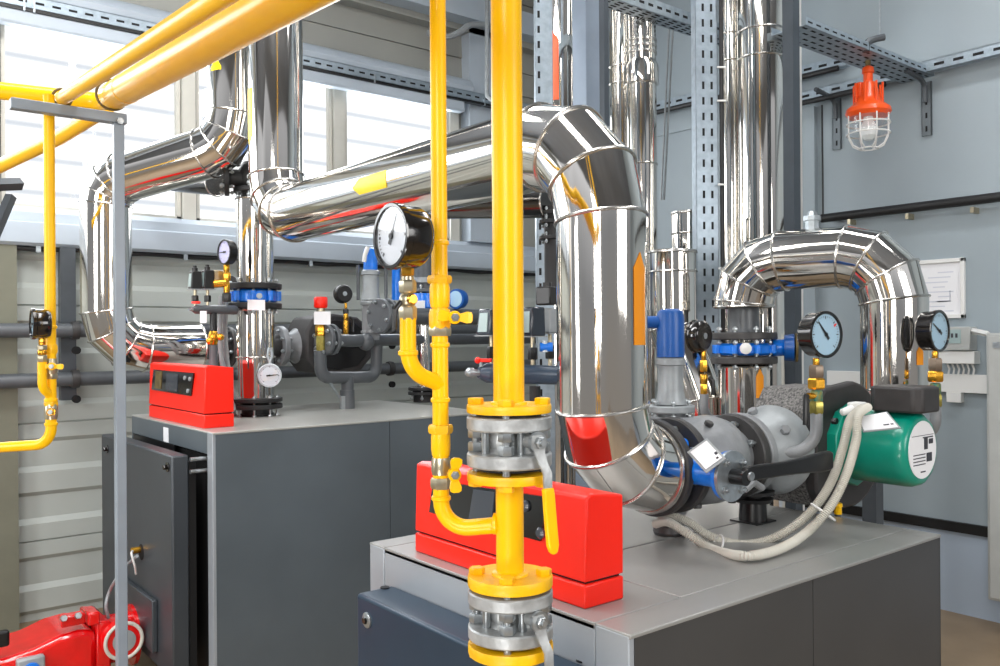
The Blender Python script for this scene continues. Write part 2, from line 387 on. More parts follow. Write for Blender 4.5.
# --- near boiler
NX0, NX1, NY0, NY1, NZ = 1.60, 3.30, 1.482, 2.76, 1.25
nb = thing('boiler', 'grey boiler in front with dark side panels and a blue-black front door', 'boiler', ((NX0 + NX1) / 2, (NY0 + NY1) / 2, 0))
MB().bb(NX0 + .02, NX1 - .01, NY0 + .012, NY1 - .012, .06, NZ - .02).build('body', 'gap', nb)
xs = NX0 + .02; seam = PY(813, 600, NY0).x
for a, c in ((xs, seam - .002), (seam + .002, NX1)): MB().bb(a, c, NY0, NY0 + .02, .08, NZ - .012).build('side_panel', 'boiler_side', nb)
MB().bb(xs, NX1, NY1 - .02, NY1, .08, NZ - .012).build('side_panel', 'boiler_side', nb)
MB().bb(NX1 - .01, NX1, NY0, NY1, .08, NZ - .012).build('rear_panel', 'boiler_side', nb)
for (x0, x1, y0, y1) in ((NX0 + .35, NX1, NY0 + .12, 2.09), (NX0 + .35, NX1, 2.094, NY1 - .10), (NX0, NX0 + .346, NY0 + .12, NY1 - .10)):
    MB().bb(x0, x1, y0 + .002, y1 - .002, NZ - .02, NZ).build('top_panel', 'boiler_top2', nb, bev=.003)
MB().bb(NX0, NX1, NY0 - .004, NY0 + .118, NZ - .012, NZ).build('top_trim', 'boiler_top2', nb, bev=.003)
MB().bb(NX0, NX1, NY1 - .098, NY1 + .004, NZ - .012, NZ).build('top_trim', 'boiler_top2', nb, bev=.003)
for a, c in ((NY0, NY0 + .118), (NY1 - .098, NY1)): MB().bb(NX0 - .001, NX0 + .02, a, c, .1, NZ - .004).build('corner_post', 'boiler_front', nb, bev=.004)
MB().bb(NX0, NX0 + .02, NY0 + .121, NY1 - .101, 1.0, NZ - .004).build('front_panel', 'boiler_front', nb, bev=.004)
MB().bb(NX0 + .03, NX1 - .03, NY0 + .03, NY1 - .03, 0, .08).build('plinth', 'gap', nb)
MB().bb(1.452, 1.598, 1.56, 2.60, .12, 1.13).build('door', 'door_blue', nb, bev=.012)
dn = [o for o in nb.children if o.name.startswith('door')][0]
for px, py in ((367.5, 620),):
    p = PX(px, py, 1.452); l = MB(); l.lathe(p, (-1, 0, 0), [(0, .026), (.005, .026), (.008, .021)], 28); l.build('latch_ring', 'bolt', dn)
    l = MB(); hexnut(l, p, (-1, 0, 0), .012, .016); l.build('latch', 'blackgloss', dn)
for px, py in ((385, 588), (582, 661)):
    p = PZ(px, py, 1.13); MB().lathe(p, (0, 0, 1), [(0, .016), (.004, .016), (.004, .008)], 24).build('hole_plug', 'black', dn)
# --- far boiler
FX0, FX1, FY0, FY1, FZ = 1.64, 3.50, 4.44, 5.88, 1.51
fb = thing('boiler', 'slate grey boiler at the back with its dark burner door ajar', 'boiler', ((FX0 + FX1) / 2, (FY0 + FY1) / 2, 0))
MB().bb(FX0 + .35, FX1 - .01, FY0 + .01, FY1 - .01, .06, FZ - .02).build('body', 'gap', fb)
MB().bb(FX0 + .04, FX0 + .36, FY0 + .02, FY1 - .02, .06, FZ - .14).build('combustion_front', 'gap', fb)
seam = PY(390, 480, FY0).x
for a, c in ((FX0 + .015, seam - .002), (seam + .002, FX1)): MB().bb(a, c, FY0, FY0 + .02, .08, FZ - .01).build('side_panel', 'boiler_side2', fb)
MB().bb(FX0, FX1, FY1 - .02, FY1, .08, FZ - .01).build('side_panel', 'boiler_side2', fb)
MB().bb(FX1 - .01, FX1, FY0, FY1, .08, FZ - .01).build('rear_panel', 'boiler_side2', fb)
MB().bb(FX0, FX1, FY0 - .003, FY1 + .003, FZ - .012, FZ).build('top_panel', 'boiler_top', fb, bev=.003)
MB().bb(FX0, FX0 + .02, FY0 + .075, FY1, FZ - .12, FZ - .004).build('front_panel', 'boiler_side2', fb, bev=.003)
MB().bb(FX0 - .002, FX0 + .02, FY0, FY0 + .075, .1, FZ - .004).build('corner_post', 'boiler_front', fb, bev=.003)
p = PX(166, 431, FX0); MB().bb(FX0 - .0015, FX0, p.y - .045, p.y + .045, FZ - .115, FZ - .03).build('sticker', 'paper', fb)
MB().bb(FX0 - .004, FX0 + .004, FY0 + .6, FY1 - .05, FZ - .155, FZ - .122).build('slot_rail', 'black', fb)
# door slab, ajar in front
ZD = 1.39
d = MB().bb(1.47, 1.56, 4.57, 5.95, .22, ZD); d = d.build('burner_door', 'door_dark', fb, bev=.01)
MB().bb(1.562, 1.60, 4.58, 5.88, .26, ZD - .04).build('door_lining', 'gap', d)
for px, py in ((168, 467), (107.5, 449)):
    p = PX(px, py, 1.47); l = MB(); l.lathe(p, (-1, 0, 0), [(0, .026), (.006, .026)], 24); hexnut(l, p + V((-.006, 0, 0)), (-1, 0, 0), .014, .02); l.build('latch', 'blackgloss', d)
for py in (459, 471):
    p = PY(198, py, 4.55); MB().cyl((1.56, p.y, p.z), (1.70, p.y, p.z), .011, n=14).build('hinge_rod', 'bolt', fb)
# inspection hatch plate with burner flange low on the door
p0 = PX(130, 590, 1.44); p1 = PX(152, 601, 1.44)
MB().bb(1.44, 1.47, p1.y, p0.y + .25, .3, p1.z).build('burner_plate', 'door_dark', d, bev=.006)
p = PX(143, 553, 1.47)
MB().lathe(p + V((.0, .03, 0)), (-1, 0, 0), [(0, .045), (.002, .045)], 24).build('sight_hole', 'gap', d)
l = MB(); l.cyl(p + V((0, .05, .01)), p + V((-.05, .05, .01)), .018); l.build('sight_glass', 'brass', d)
MB().tube(fillet([p + V((-.04, .05, .01)), p + V((-.07, -.02, .015)), p + V((-.05, -.02, -.06)), p + V((-.03, .03, -.12))], .02), .006, 8).build('tube', 'white', d)

# --- controllers
r1 = PX(415, 555, 1.655); r2 = PX(585, 608, 1.655)
ztop = ZA(463, (1.665, r1.y)); print('ctrl', r1, r2, ztop)
def ctrl_face(t, x0, y0, y1, za, zb, big):
    """dark display window in the sloped front, y0<y1"""
    MB().bb(x0 - .004, x0 + .004, y0, y1, za, zb).build('window', 'lcd', t, bev=.004)
rc, zs = red_box('boiler_controller', 'long red controller on the front boiler behind the yellow flanges', 1.655, r2.y, r1.y, (PZ(622, 594, NZ).x - 1.655) * .84, NZ, ztop)
def on_front(px, py, X): p = PX(px, py, X); return p
def quad_panel(t, name, m, pts, X, th=.006):
    L = [PX(px, py, X) for px, py in pts]; b = MB(); b.prism([q + V((-th, 0, 0)) for q in L], (th + .004, 0, 0)); return b.build(name, m, t)
wn = quad_panel(rc, 'display_window', 'lcd', [(430, 512), (434, 480), (548, 497), (541, 541)], 1.655, .004)
quad_panel(rc, 'screen', 'lcd2', [(469, 520), (474, 489), (495, 492), (492, 524)], 1.649, .003)
for px, py in ((526, 506), (541, 533)):
    p = PX(px, py, 1.65); MB().lathe(p, (-1, 0, 0), [(0, .017), (.006, .017), (.012, .01)], 20).build('knob', 'lcd2', rc)
r1 = PX(149, 418, 1.68); r2 = PX(204, 427.5, 1.68); zt = ZA(363, r1); print('ctrl2', r1, r2, zt)
rc2, zs = red_box('boiler_controller', 'small red controller on the rear boiler beside the steel post', 1.68, r2.y, r1.y, .17, FZ, zt)
quad_panel(rc2, 'display_window', 'lcd', [(152, 389.5), (154, 369.5), (194, 373), (191.5, 396)], 1.68, .004)
quad_panel(rc2, 'screen', 'lcd2', [(166, 390), (167, 373), (178, 374), (177, 392)], 1.675, .003)
quad_panel(rc2, 'side_label', 'rust', [(155, 388), (156, 371), (162, 371.5), (161, 389)], 1.675, .003)
for px, py in ((185, 378), (190, 379), (188, 391)):
    p = PX(px, py, 1.675); MB().lathe(p, (-1, 0, 0), [(0, .013), (.006, .012)], 16).build('knob', 'castlight', rc2)
# ================================================================== BIG CLAD PIPES
def hit_cyl(px, py, c, ax, r):
    c = V(c); ax = V(ax).normalized(); o = V((0, 0, H)); d = ray(px, py).normalized()
    oc = o - c; dp = d - ax * d.dot(ax); op = oc - ax * oc.dot(ax)
    A = dp.dot(dp); B = 2 * dp.dot(op); C_ = op.dot(op) - r * r; D = max(0, B * B - 4 * A * C_)
    return o + d * ((-B - math.sqrt(D)) / (2 * A))
def sticker(root, c, ax, r, pxs, hw, m, name='flow_arrow', tip=0):
    """curved arrow on a pipe from pixel pxs[0] to pxs[1] (tip end)"""
    c = V(c); ax = V(ax).normalized()
    a = hit_cyl(*pxs[0], c, ax, r); b = hit_cyl(*pxs[1], c, ax, r)
    s0 = (a - c).dot(ax); s1 = (b - c).dot(ax); mid = (a + b) / 2; rad = (mid - c) - ax * (mid - c).dot(ax); rad.normalize(); tn = ax.cross(rad)
    tp = tip or hw * 1.6; sg = 1 if s1 > s0 else -1; st = [(s0, hw), (s1 - sg * tp, hw), (s1, .0008)]
    mb = MB(); n = 8; rows = []
    for s, h in st:
        rows.append(mb.pts([c + ax * s + (rad * math.cos(t) + tn * math.sin(t)) * (r + .0018) for t in [h / r * (2 * k / n - 1) for k in range(n + 1)]]))
    for i in range(len(rows) - 1):
        for k in range(n): mb.face((rows[i] + k, rows[i] + k + 1, rows[i + 1] + k + 1, rows[i + 1] + k))
    return mb.build(name, m, root)
M['arrow_yellow'] = mat('yellow_arrow_tape', (.98, .84, .05), .4)
M['arrow_orange'] = mat('orange_arrow_tape', (.93, .58, .05), .4)
M['arrow_red'] = mat('red_orange_arrow_tape', (.90, .33, .08), .4)
RC = .155; CXp, CYp, BY, ZH = 2.12, 2.08, 4.70, 2.70
t = thing('clad_pipe', 'largest polished pipe running from the window side to the front boiler with two elbows', 'pipe', (CXp, CYp, 1.4), 'polished clad pipes')
pts = [V((CXp, BY, 5.69))] + fillet([V((CXp, BY, 5.0)), V((CXp, BY, ZH)), V((CXp, CYp, ZH)), V((CXp, CYp, 1.525)), V((2.355, CYp, 1.525))], [.24, .30, .232], 3)[1:]
clad(t, pts, RC, rings=[1, 2, 3, 4, 5, 6, 7, 8, 9, 10, 11, 12, 13], br=.0065)
sticker(t, (CXp, 0, ZH), (0, 1, 0), RC, [(386, 179), (352, 188)], .038, 'arrow_yellow')
sticker(t, (CXp, CYp, 0), (0, 0, 1), RC, [(640, 345), (640, 252)], .033, 'arrow_orange')
sticker(t, (CXp, BY, 0), (0, 0, 1), RC, [(249.5, 88), (249.5, 146)], .035, 'arrow_yellow')
# branch nipple seen on top elbow
# sheet ring clips on the end
# A run
ra = .154; AX, AY = 1.482, 5.85
t = thing('clad_pipe', 'polished pipe with three elbows rising behind the steel post by the windows', 'pipe', (AX, AY, 1.8), 'polished clad pipes')
e = PY(199, 347, AY)
pts = fillet([V((2.05, 5.15, 5.69)), V((2.05, 5.15, 3.19)), V((AX, AY, 3.0)), V((AX, AY, 1.945)), V((e.x, AY, 1.945))], [.24, .17, .24], 3)
clad(t, pts, ra, rings=[1, 2, 3, 4, 5, 6, 7, 8, 9, 10, 11, 12, 13], br=.006)
sticker(t, (2.05, 5.15, 0), (0, 0, 1), ra, [(215.5, 70), (215.5, 56)], .04, 'arrow_yellow')
# U bend
RX, RY, LX, LY = 4.155, 2.08, 3.97, 2.82
t = thing('clad_pipe', 'polished U-shaped pipe arching above the green pump on the right', 'pipe', (RX, RY, 1.75), 'polished clad pipes')
zr = ZA(390, (RX, RY)); zl = ZA(307, (LX, LY))
pts = fillet([V((RX, RY, zr)), V((RX, RY, 2.395)), V((LX, LY, 2.395)), V((LX, LY, zl))], [.23, .215], 3)
clad(t, pts, .156, br=.0065)
MB().lathe((RX, RY, zr - .012), (0, 0, 1), [(0, .172), (.012, .172), (.02, .158)], 40).build('collar', 'chrome_ring', t)
sticker(t, (RX, RY, 0), (0, 0, 1), .156, [(920, 365), (920, 345)], .02, 'arrow_orange')
p = P(817, 228, 4.55); c0 = V((4.165, 2.50, 2.54))
q = V((4.06, 2.46, 0))
MB().lathe((q.x, q.y, 2.54), (0, 0, 1), [(0, .035), (.05, .035), (.052, .045), (.075, .045), (.077, .028), (.10, .02)], 8).build('air_vent', 'steel', t)
# lower leg, butterfly valve of the U bend
def zl_(y): return ZA(y, (LX, LY))
t = thing('butterfly_valve', 'blue butterfly valve between grey flanges under the U-shaped pipe', 'valve', (LX, LY, zl_(366)), 'blue butterfly valves')
MB().lathe((LX, LY, zl_(333)), (0, 0, 1), [(0, .09), (.03, .082), (zl_(306) - zl_(333), .08)], 32).build('neck', 'pipe_grey', t)
f = flange(t, (LX, LY, zl_(336)), (0, 0, 1), .176, .04, 8, 'castdark', 'bolt', .014, .06)
f = flange(t, (LX, LY, zl_(360)), (0, 0, 1), .176, .04, 8, 'castdark', 'bolt', .014, .06)
MB().lathe((LX, LY, zl_(355)), (0, 0, 1), [(0, .135), (.012, .152), (.052, .152), (.064, .135)], 32).build('body', 'blue', t)
for q in ring_pts((LX, LY, zl_(353)), (0, 0, 1), .155, 8, .3): MB().lathe(q, (0, 0, 1), [(0, .022), (.045, .022)], 12).build('lug', 'blue', t)
a_ = V((.55, -.82, 0)).normalized()
p = P(711 + 29, 348, 4.84); MB().lathe(V((LX, LY, zl_(348))) + V((-.78, -.62, 0)).normalized() * .16, (-.78, -.62, 0), [(0, .03), (.03, .03), (.032, .022), (.036, .012)], 16).build('stem_cap', 'white', t)
g = V((LX, LY, zl_(348))) + RT * .20
MB().cyl(g - RT * .05, g + RT * .03, .045).build('spindle', 'blue', t)
MB().lathe(g + RT * .02, (RT - FW * .3), [(0, .07), (.05, .075), (.055, .05)], 28).build('gear_box', 'blue_dark', t)
MB().lathe(g + RT * .075 - FW * .02, (RT - FW * .3), [(0, .078), (.012, .078)], 28).build('gear_rim', 'rust', t)
t = thing('clad_pipe', 'short polished upright pipe below the blue valve of the U-shaped pipe', 'pipe', (LX, LY, .9), 'polished clad pipes')
clad(t, [V((LX, LY, .0)), V((LX, LY, zl_(366)))], .136, rings=[1])
sticker(t, (LX, LY, 0), (0, 0, 1), .136, [(760, 398), (760, 369)], .024, 'arrow_orange')
# boiler supply riser of the rear boiler (the 255 pipe)
SX, SY = 2.22, 5.25
def zs_(y): return ZA(y, (SX, SY))
t = thing('clad_pipe', 'polished upright pipe standing on black flanges on the rear boiler, beside the small controller', 'pipe', (SX, SY, FZ), 'polished clad pipes')
MB().lathe((SX, SY, FZ), (0, 0, 1), [(0, .10), (.01, .10), (.012, .088), (.09, .088)], 32).build('foot', 'black_soft', t)
flange(t, (SX, SY, zs_(406)), (0, 0, 1), .165, .03, 8, 'black_soft', 'bolt', .014, .10)
flange(t, (SX, SY, zs_(399.5)), (0, 0, 1), .165, .028, 8, 'black_soft', bolts=False)
clad(t, [V((SX, SY, zs_(397))), V((SX, SY, zs_(357))), V((SX, SY, zs_(310)))], .118, rings=[1, 2])
t2 = thing('clad_pipe', 'polished upright pipe above the blue valve of the rear boiler', 'pipe', (SX, SY, zs_(284)), 'polished clad pipes')
clad(t2, [V((SX, SY, zs_(283))), V((SX, SY, zs_(200)))], .116, rings=[1])
MB().lathe((SX, SY, zs_(200)), (0, 0, 1), [(0, .085), (.05, .085)], 30).build('neck', 'black_soft', t2)
t = thing('shutoff_valve', 'black flanged valve at the top of the rear boiler riser below the windows', 'valve', (SX, SY, zs_(197)))
flange(t, (SX, SY, zs_(191)), (0, 0, 1), .13, .03, 6, 'black_soft', 'bolt', .013, .06)
MB().lathe((SX, SY, zs_(188)), (0, 0, 1), [(0, .08), (.04, .10), (.11, .10), (.16, .07)], 28).build('body', 'black_soft', t)
fl = V((SX, SY, zs_(180))) + V((-.16, .05, 0)); flange(t, fl, (-.9, .35, 0), .11, .03, 6, 'black_soft', 'bolt', .012, .05)
MB().cyl(fl, V((SX, SY, zs_(180))), .06).build('branch', 'black_soft', t)
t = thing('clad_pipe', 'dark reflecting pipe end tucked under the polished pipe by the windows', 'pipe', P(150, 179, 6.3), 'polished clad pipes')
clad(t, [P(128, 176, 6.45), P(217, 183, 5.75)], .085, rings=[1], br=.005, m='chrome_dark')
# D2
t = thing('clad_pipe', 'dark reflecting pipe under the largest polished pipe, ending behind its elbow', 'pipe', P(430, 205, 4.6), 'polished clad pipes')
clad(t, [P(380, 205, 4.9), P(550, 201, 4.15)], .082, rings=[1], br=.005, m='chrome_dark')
t = thing('shutoff_valve', 'black flanged fitting hanging beside the slotted upright behind the largest pipe', 'valve', P(551, 300, 4.15))
p0 = P(551, 206, 4.15); p1 = P(552, 300, 4.15)
MB().cyl(p0, p1, .035).build('spindle', 'black_soft', t)
for y in (213, 222, 238): flange(t, P(551.5, y, 4.15), (0, 0, 1), .06, .018, 4, 'black_soft', 'bolt', .008, .03)
# flues
def flue(label, px, d, r, zlo, ringy=(), extra=None, grp='polished upright flues'):
    c = P(px, 337, d); t = thing('flue', label, 'flue', (c.x, c.y, zlo), grp)
    zs = sorted([zlo] + [ZA(y, c) for y in ringy] + [5.69])
    pts = [V((c.x, c.y, z)) for z in zs]
    if extra: pts = [V(extra)] + pts
    mb = MB(); secs = mb.mitre(pts, r); mb.build('cladding', 'chrome', t, ang=9)
    for s_ in secs[1:-1]: bead(s_, t, .007)
    bead(secs[0], t, .007)
    return t, c
t, c = flue('polished flue rising behind the top elbow of the largest pipe', 562, 6.2, .145, 0.0, extra=None)
sticker(t, (c.x, c.y, 0), (0, 0, 1), .145, [(552.5, 100), (552.5, 30)], .045, 'arrow_red')
flue('polished flue with a ribbed collar, left of the slotted upright', 643, 6.0, .105, .0, (85, 68, 165))
c = P(643, 337, 6.0)
t_ = [o for o in bpy.data.objects if o.get('label', '').startswith('polished flue with a ribbed')][0]
for y in (44, 50, 56): MB().lathe((c.x, c.y, ZA(y, c)), (0, 0, 1), [(0, .10), (.004, .112), (.02, .112), (.024, .10)], 32).build('collar_rib', 'chrome_ring', t_)
MB().lathe((c.x, c.y, ZA(85, c)), (0, 0, 1), [(0, .125), (ZA(68, c) - ZA(85, c), .125), (ZA(62, c) - ZA(85, c), .106)], 40).build('collar', 'chrome', t_)
flue('narrow polished flue hugging the collared flue on its left', 624, 6.15, .09, .0, (85, 68))
flue('wide polished flue between slotted upright and dark column', 763, 5.6, .15, .0, (60, 33))
flue('slim polished flue beside the slotted upright, touching the wide flue', 733, 5.82, .068, .0, (62, 35))
t = thing('clad_pipe', 'squat polished pipe with a flat cap behind the blue-topped safety valve', 'pipe', P(673, 420, 5.0), 'polished clad pipes')
c = P(673, 337, 5.0); zt = ZA(253, c)
clad(t, [V((c.x, c.y, zt)), V((c.x, c.y, ZA(272, c))), V((c.x, c.y, ZA(328, c))), P(700, 400, 4.9), P(702, 470, 4.9)], .137, rings=[0, 1, 2, 3])
MB().lathe((c.x, c.y, zt), (0, 0, 1), [(0, .142), (.012, .142), (.016, .13)], 40).build('cap', 'chrome_ring', t)
c = P(690, 337, 5.5); zt = ZA(214, c)
t = thing('clad_pipe', 'small capped polished pipe peeking over the squat one', 'pipe', (c.x, c.y, 1.8), 'polished clad pipes')
clad(t, [V((c.x, c.y, zt)), V((c.x, c.y, ZA(234, c))), V((c.x, c.y, 0))], .11, rings=[0, 1])
MB().lathe((c.x, c.y, zt), (0, 0, 1), [(0, .114), (.012, .114)], 40).build('cap', 'chrome_ring', t)

# ================================================================== YELLOW GAS LINES
DG = 1.7; gx = P(508.5, 337, DG)
def zg(y): return ZA(y, gx)
def gz(y): return V((gx.x, gx.y, zg(y)))
t = thing('gas_pipe', 'thick yellow gas pipe standing full height in the middle of the picture', 'pipe', (gx.x, gx.y, 0), 'yellow gas pipes')
mb = MB(); mb.cyl(gz(406), V((gx.x, gx.y, 5.69)), .0307, n=40); mb.build('upper_pipe', 'yellow', t)
mb = MB(); mb.cyl(gz(573), gz(478), .0275, n=40); mb.build('middle_pipe', 'yellow', t)
mb = MB(); mb.cyl(gz(648), V((gx.x, gx.y, 0)), .0275, n=40); mb.build('lower_pipe', 'yellow', t)
RF = .084
PHB = math.atan2(0, 1)
# phase so that one bolt faces the camera, slightly left
u_, w_, _ = basis((0, 0, 1)); dcam = V((-gx.x, -gx.y, 0)).normalized() - RT * .09
ph0 = math.atan2(dcam.dot(w_), dcam.dot(u_))
def yflange(ya, yb, up):
    z1, z0 = zg(ya), zg(yb)
    f = MB().lathe((gx.x, gx.y, z0), (0, 0, 1), [(0, RF * .985), (.003, RF), (z1 - z0 - .003, RF), (z1 - z0, RF * .985)], 56).build('flange', 'yellow_dark', t)
    MB().lathe((gx.x, gx.y, z1 if up else z0), (0, 0, 1 if up else -1), [(-.001, .037), (.004, .036), (.007, .0295)], 40).build('weld_bead', 'yellow', f)
    for q in ring_pts((gx.x, gx.y, z1 if up else z0), (0, 0, 1), RF * .79, 4, ph0):
        b = MB(); hexnut(b, q, (0, 0, 1 if up else -1), .0158, .0125); b.build('bolt_head', 'yellow_dark', f)
yflange(404, 412, True); yflange(471.5, 480, False); yflange(574, 585, True); yflange(641.5, 652, False)
def ball_valve(label, ya, yb, lev):
    """ya top of upper grey flange, yb bottom of the lower one"""
    z1, z0 = zg(ya), zg(yb); h = z1 - z0; c = V((gx.x, gx.y, 0))
    tv = thing('ball_valve', label, 'valve', (gx.x, gx.y, z0), 'grey ball valves on the thick gas pipe')
    for za, zb in ((z1 - h * .27, z1), (z0, z0 + h * .27)):
        f = MB().lathe((c.x, c.y, za), (0, 0, 1), [(0, RF * .97), (.003, RF), (zb - za - .003, RF), (zb - za, RF * .97)], 56).build('flange', 'oldsteel', tv)
    MB().lathe((c.x, c.y, z1 - .0005), (0, 0, 1), [(0, .058), (.007, .058)], 32).build('gasket', 'black_soft', tv)
    MB().lathe((c.x, c.y, z0 - .0065), (0, 0, 1), [(0, .066), (.007, .066)], 32).build('gasket', 'black_soft', tv)
    MB().lathe((c.x, c.y, z0 + h * .26), (0, 0, 1), [(0, .05), (h * .1, .043), (h * .24, .046), (h * .38, .043), (h * .48, .05)], 8, ph=.3).build('body', 'oldsteel', tv)
    for k, q in enumerate(ring_pts((c.x, c.y, 0), (0, 0, 1), RF * .79, 4, ph0)):
        b = MB(); b.cyl((q.x, q.y, z0 - .012), (q.x, q.y, z1 + .012), .0075, n=12)
        hexnut(b, (q.x, q.y, z1 - h * .27 - .001), (0, 0, -1), .0158, h * .17); hexnut(b, (q.x, q.y, z0 + h * .27 + .001), (0, 0, 1), .0158, h * .19)
        b.build('stud', 'bolt', tv)
    for k, q in enumerate(ring_pts((c.x, c.y, 0), (0, 0, 1), .052, 4, ph0 + .55)):
        MB().cyl((q.x, q.y, z0 + h * .26), (q.x, q.y, z1 - h * .26), .008, n=12).build('body_stud', 'bolt', tv)
    # spindle towards the camera right
    zb = (z0 + z1) / 2 + .004; dirv = (-FW * .80 + RT * .6).normalized(); s0 = V((c.x, c.y, zb)); s1 = s0 + dirv * .088
    MB().cyl(s0, s1, .013, n=20).build('spindle', 'oldsteel', tv)
    hd = MB(); hd.lathe(s1 - dirv * .004, dirv, [(0, .020), (.008, .020)], 28); hexnut(hd, s1 + dirv * .004, dirv, .012, .010); hd.lathe(s1 + dirv * .013, dirv, [(0, .006), (.006, .006)], 12)
    hd.build('spindle_nut', 'bolt', tv)
    # lever blade
    sd = V((0, 0, 1)).cross(dirv).normalized()
    def path(pl, w, th):
        b = MB(); st = []
        for (a, zc, off, ww) in pl:
            ctr = s1 + dirv * off + sd * a + V((0, 0, zc)); st.append(b.pts([ctr - sd * ww - dirv * th, ctr + sd * ww - dirv * th, ctr + sd * ww + dirv * th, ctr - sd * ww + dirv * th]))
        for i in range(len(st) - 1):
            for k in range(4): j = (k + 1) % 4; b.face((st[i] + k, st[i] + j, st[i + 1] + j, st[i + 1] + k))
        b.face([st[0] + k for k in (3, 2, 1, 0)]); b.face([st[-1] + k for k in range(4)]); return b
    path([(-.004, .014, .002, .012), (0, 0, .002, .017), (.003, -.02, .002, .012), (.007, -.038, .006, .0105), (.013, -.058, .013, .010), (.014, -.10, .014, .0095)], 0, .0022).build('lever', 'oldsteel', tv)
    g = path([(.013, -.086, .0135, .0118), (.0145, -.10, .0142, .0125), (.019, -.150, .014, .0128), (.024, -.196, .014, .0125), (.0255, -.208, .014, .0085), (.026, -.213, .014, .003)], 0, .006)
    g.build('lever_grip', 'yellow', tv, bev=.003)
ball_valve('upper grey ball valve between yellow flanges, its yellow lever hanging before the long red controller', 415.5, 465, 1)
ball_valve('lower grey ball valve at the bottom edge with its lever cut off by the picture', 588.5, 636, 1)

# thin pipe
dt = 1.72; ty = lambda x, y, d=dt: P(x, y, d)
c = P(440, 337, dt); zt_ = lambda y: ZA(y, c); cz = lambda y: V((c.x, c.y, zt_(y)))
RTn = .0162
j = V((gx.x, gx.y, zg(524))); 
t = thing('gas_pipe', 'thin yellow gas pipe left of the thick one, bending into it at the bottom', 'pipe', cz(524), 'yellow gas pipes')
low = P(441, 526, dt); path = fillet([V((c.x, c.y, 5.69)), V((c.x, c.y, zt_(530))), j + (j - c).normalized() * .0], .05, 10)
MB().tube(fillet([V((c.x, c.y, 5.69)), V((c.x, c.y, zt_(530))), j], .052, 10), RTn, 28).build('pipe', 'yellow', t)
def ringon(root, c0, y, r, hh, m='yellow', n=28, name='fitting', prof=None):
    z = ZA(y, c0)
    mb = MB()
    mb.lathe((c0.x, c0.y, z - hh / 2), (0, 0, 1), prof or [(0, r * .9), (hh * .25, r), (hh * .75, r), (hh, r * .9)], n)
    return mb.build(name, m, root)
for y in (243, 345, 400, 498): ringon(t, c, y, .0195, .010, name='weld_bead')
ringon(t, c, 279.5, .025, .016, 'yellow_dark', 6, 'hex_union'); ringon(t, c, 295, .0205, .05, 'yellow', 28, 'sleeve'); ringon(t, c, 319, .022, .04, 'yellow_dark', 28, 'valve_body')
ringon(t, c, 331, .0228, .02, 'brass_pale', 6, 'brass_nut'); ringon(t, c, 429, .025, .018, 'yellow_dark', 6, 'hex_union'); ringon(t, c, 443, .0195, .05, 'yellow', 28, 'sleeve')
ringon(t, c, 466, .0195, .034, 'brass_pale', 28, 'brass_valve_body'); ringon(t, c, 483, .0215, .022, 'brass_pale', 6, 'brass_nut')
jd = (j - V((c.x, c.y, j.z))).normalized()
MB().lathe(j - jd * .034, jd, [(0, .0165), (.002, .021), (.008, .021), (.012, .0165)], 28).build('weld_bead', 'yellow', t)
def wing(root, p, ax, dirs, L, m='yellow', nut='bolt', w=.011, th=.004, name='wing_handle'):
    """two-winged or one-winged handle at p; ax out of spindle"""
    ax = V(ax).normalized(); b = MB(); b.lathe(p - ax * .012, ax, [(0, .012), (.018, .013), (.02, .011)], 20)
    for dr in dirs:
        dr = V(dr).normalized(); sd = ax.cross(dr).normalized(); st = []
        for s, ww, off in ((.0, w * .75, 0), (L * .35, w * .7, .001), (L * .7, w * 1.05, .006), (L * .92, w * .95, .007), (L, w * .5, .007)):
            q = p + dr * s + ax * off; st.append(b.pts([q - sd * ww - ax * th, q + sd * ww - ax * th, q + sd * ww + ax * th, q - sd * ww + ax * th]))
        for i in range(len(st) - 1):
            for k in range(4): jn = (k + 1) % 4; b.face((st[i] + k, st[i] + jn, st[i + 1] + jn, st[i + 1] + k))
        b.face([st[0] + k for k in (3, 2, 1, 0)]); b.face([st[-1] + k for k in range(4)])
    h = b.build(name, m, root); b = MB(); hexnut(b, p + ax * .006, ax, .0085, .007); b.lathe(p + ax * .012, ax, [(0, .004), (.005, .004)], 10); b.build('nut', nut, h)
ax_ = (-FW + RT * .25).normalized()
wing(t, cz(318) + ax_ * .035 + RT * .022, ax_, [RT - UP * .02, -RT + UP * .15], .034)
wing(t, cz(472) + ax_ * .035 + RT * .020, ax_, [UP + RT * .12, -UP + RT * .05], .034)
# gauge branch on the thin pipe
cgx = P(408, 337, 1.66); cg = lambda y: V((cgx.x, cgx.y, ZA(y, cgx)))
MB().tube(fillet([cg(318), cg(371), V((c.x, c.y, zt_(384)))], .06, 10), .0158, 24).build('branch_pipe', 'yellow', t)
MB().lathe(cg(356), (0, 0, 1), [(0, .016), (.003, .0195), (.009, .0195), (.012, .016)], 24).build('weld_bead', 'yellow', t)
t = thing('pressure_gauge', 'largest black pressure gauge, white dial, on brass fittings beside the thin gas pipe', 'gauge', cg(318), 'pressure gauges')
gc = P(389.5, 236, 1.60); gauge(t, gc, (-1, .0, 0), .0625, .066, 64)
def stack(root, c0, specs):
    for (ya, yb, r, m, n, nm) in specs:
        za, zb = ZA(ya, c0), ZA(yb, c0); h = za - zb
        MB().lathe((c0.x, c0.y, zb), (0, 0, 1), [(0, r * .86), (h * .15, r), (h * .85, r), (h, r * .86)], n).build(nm, m, root)
stack(t, cgx, [(264, 276, .013, 'brass', 8, 'stem'), (276, 281, .012, 'brass_pale', 24, 'thread'), (280, 293, .017, 'brass_pale', 6, 'hex_nut'), (306, 321, .0175, 'brass_pale', 6, 'hex_nut')])
MB().ball(cg(300), .017, 20).build('ball_body', 'brass_pale', t)
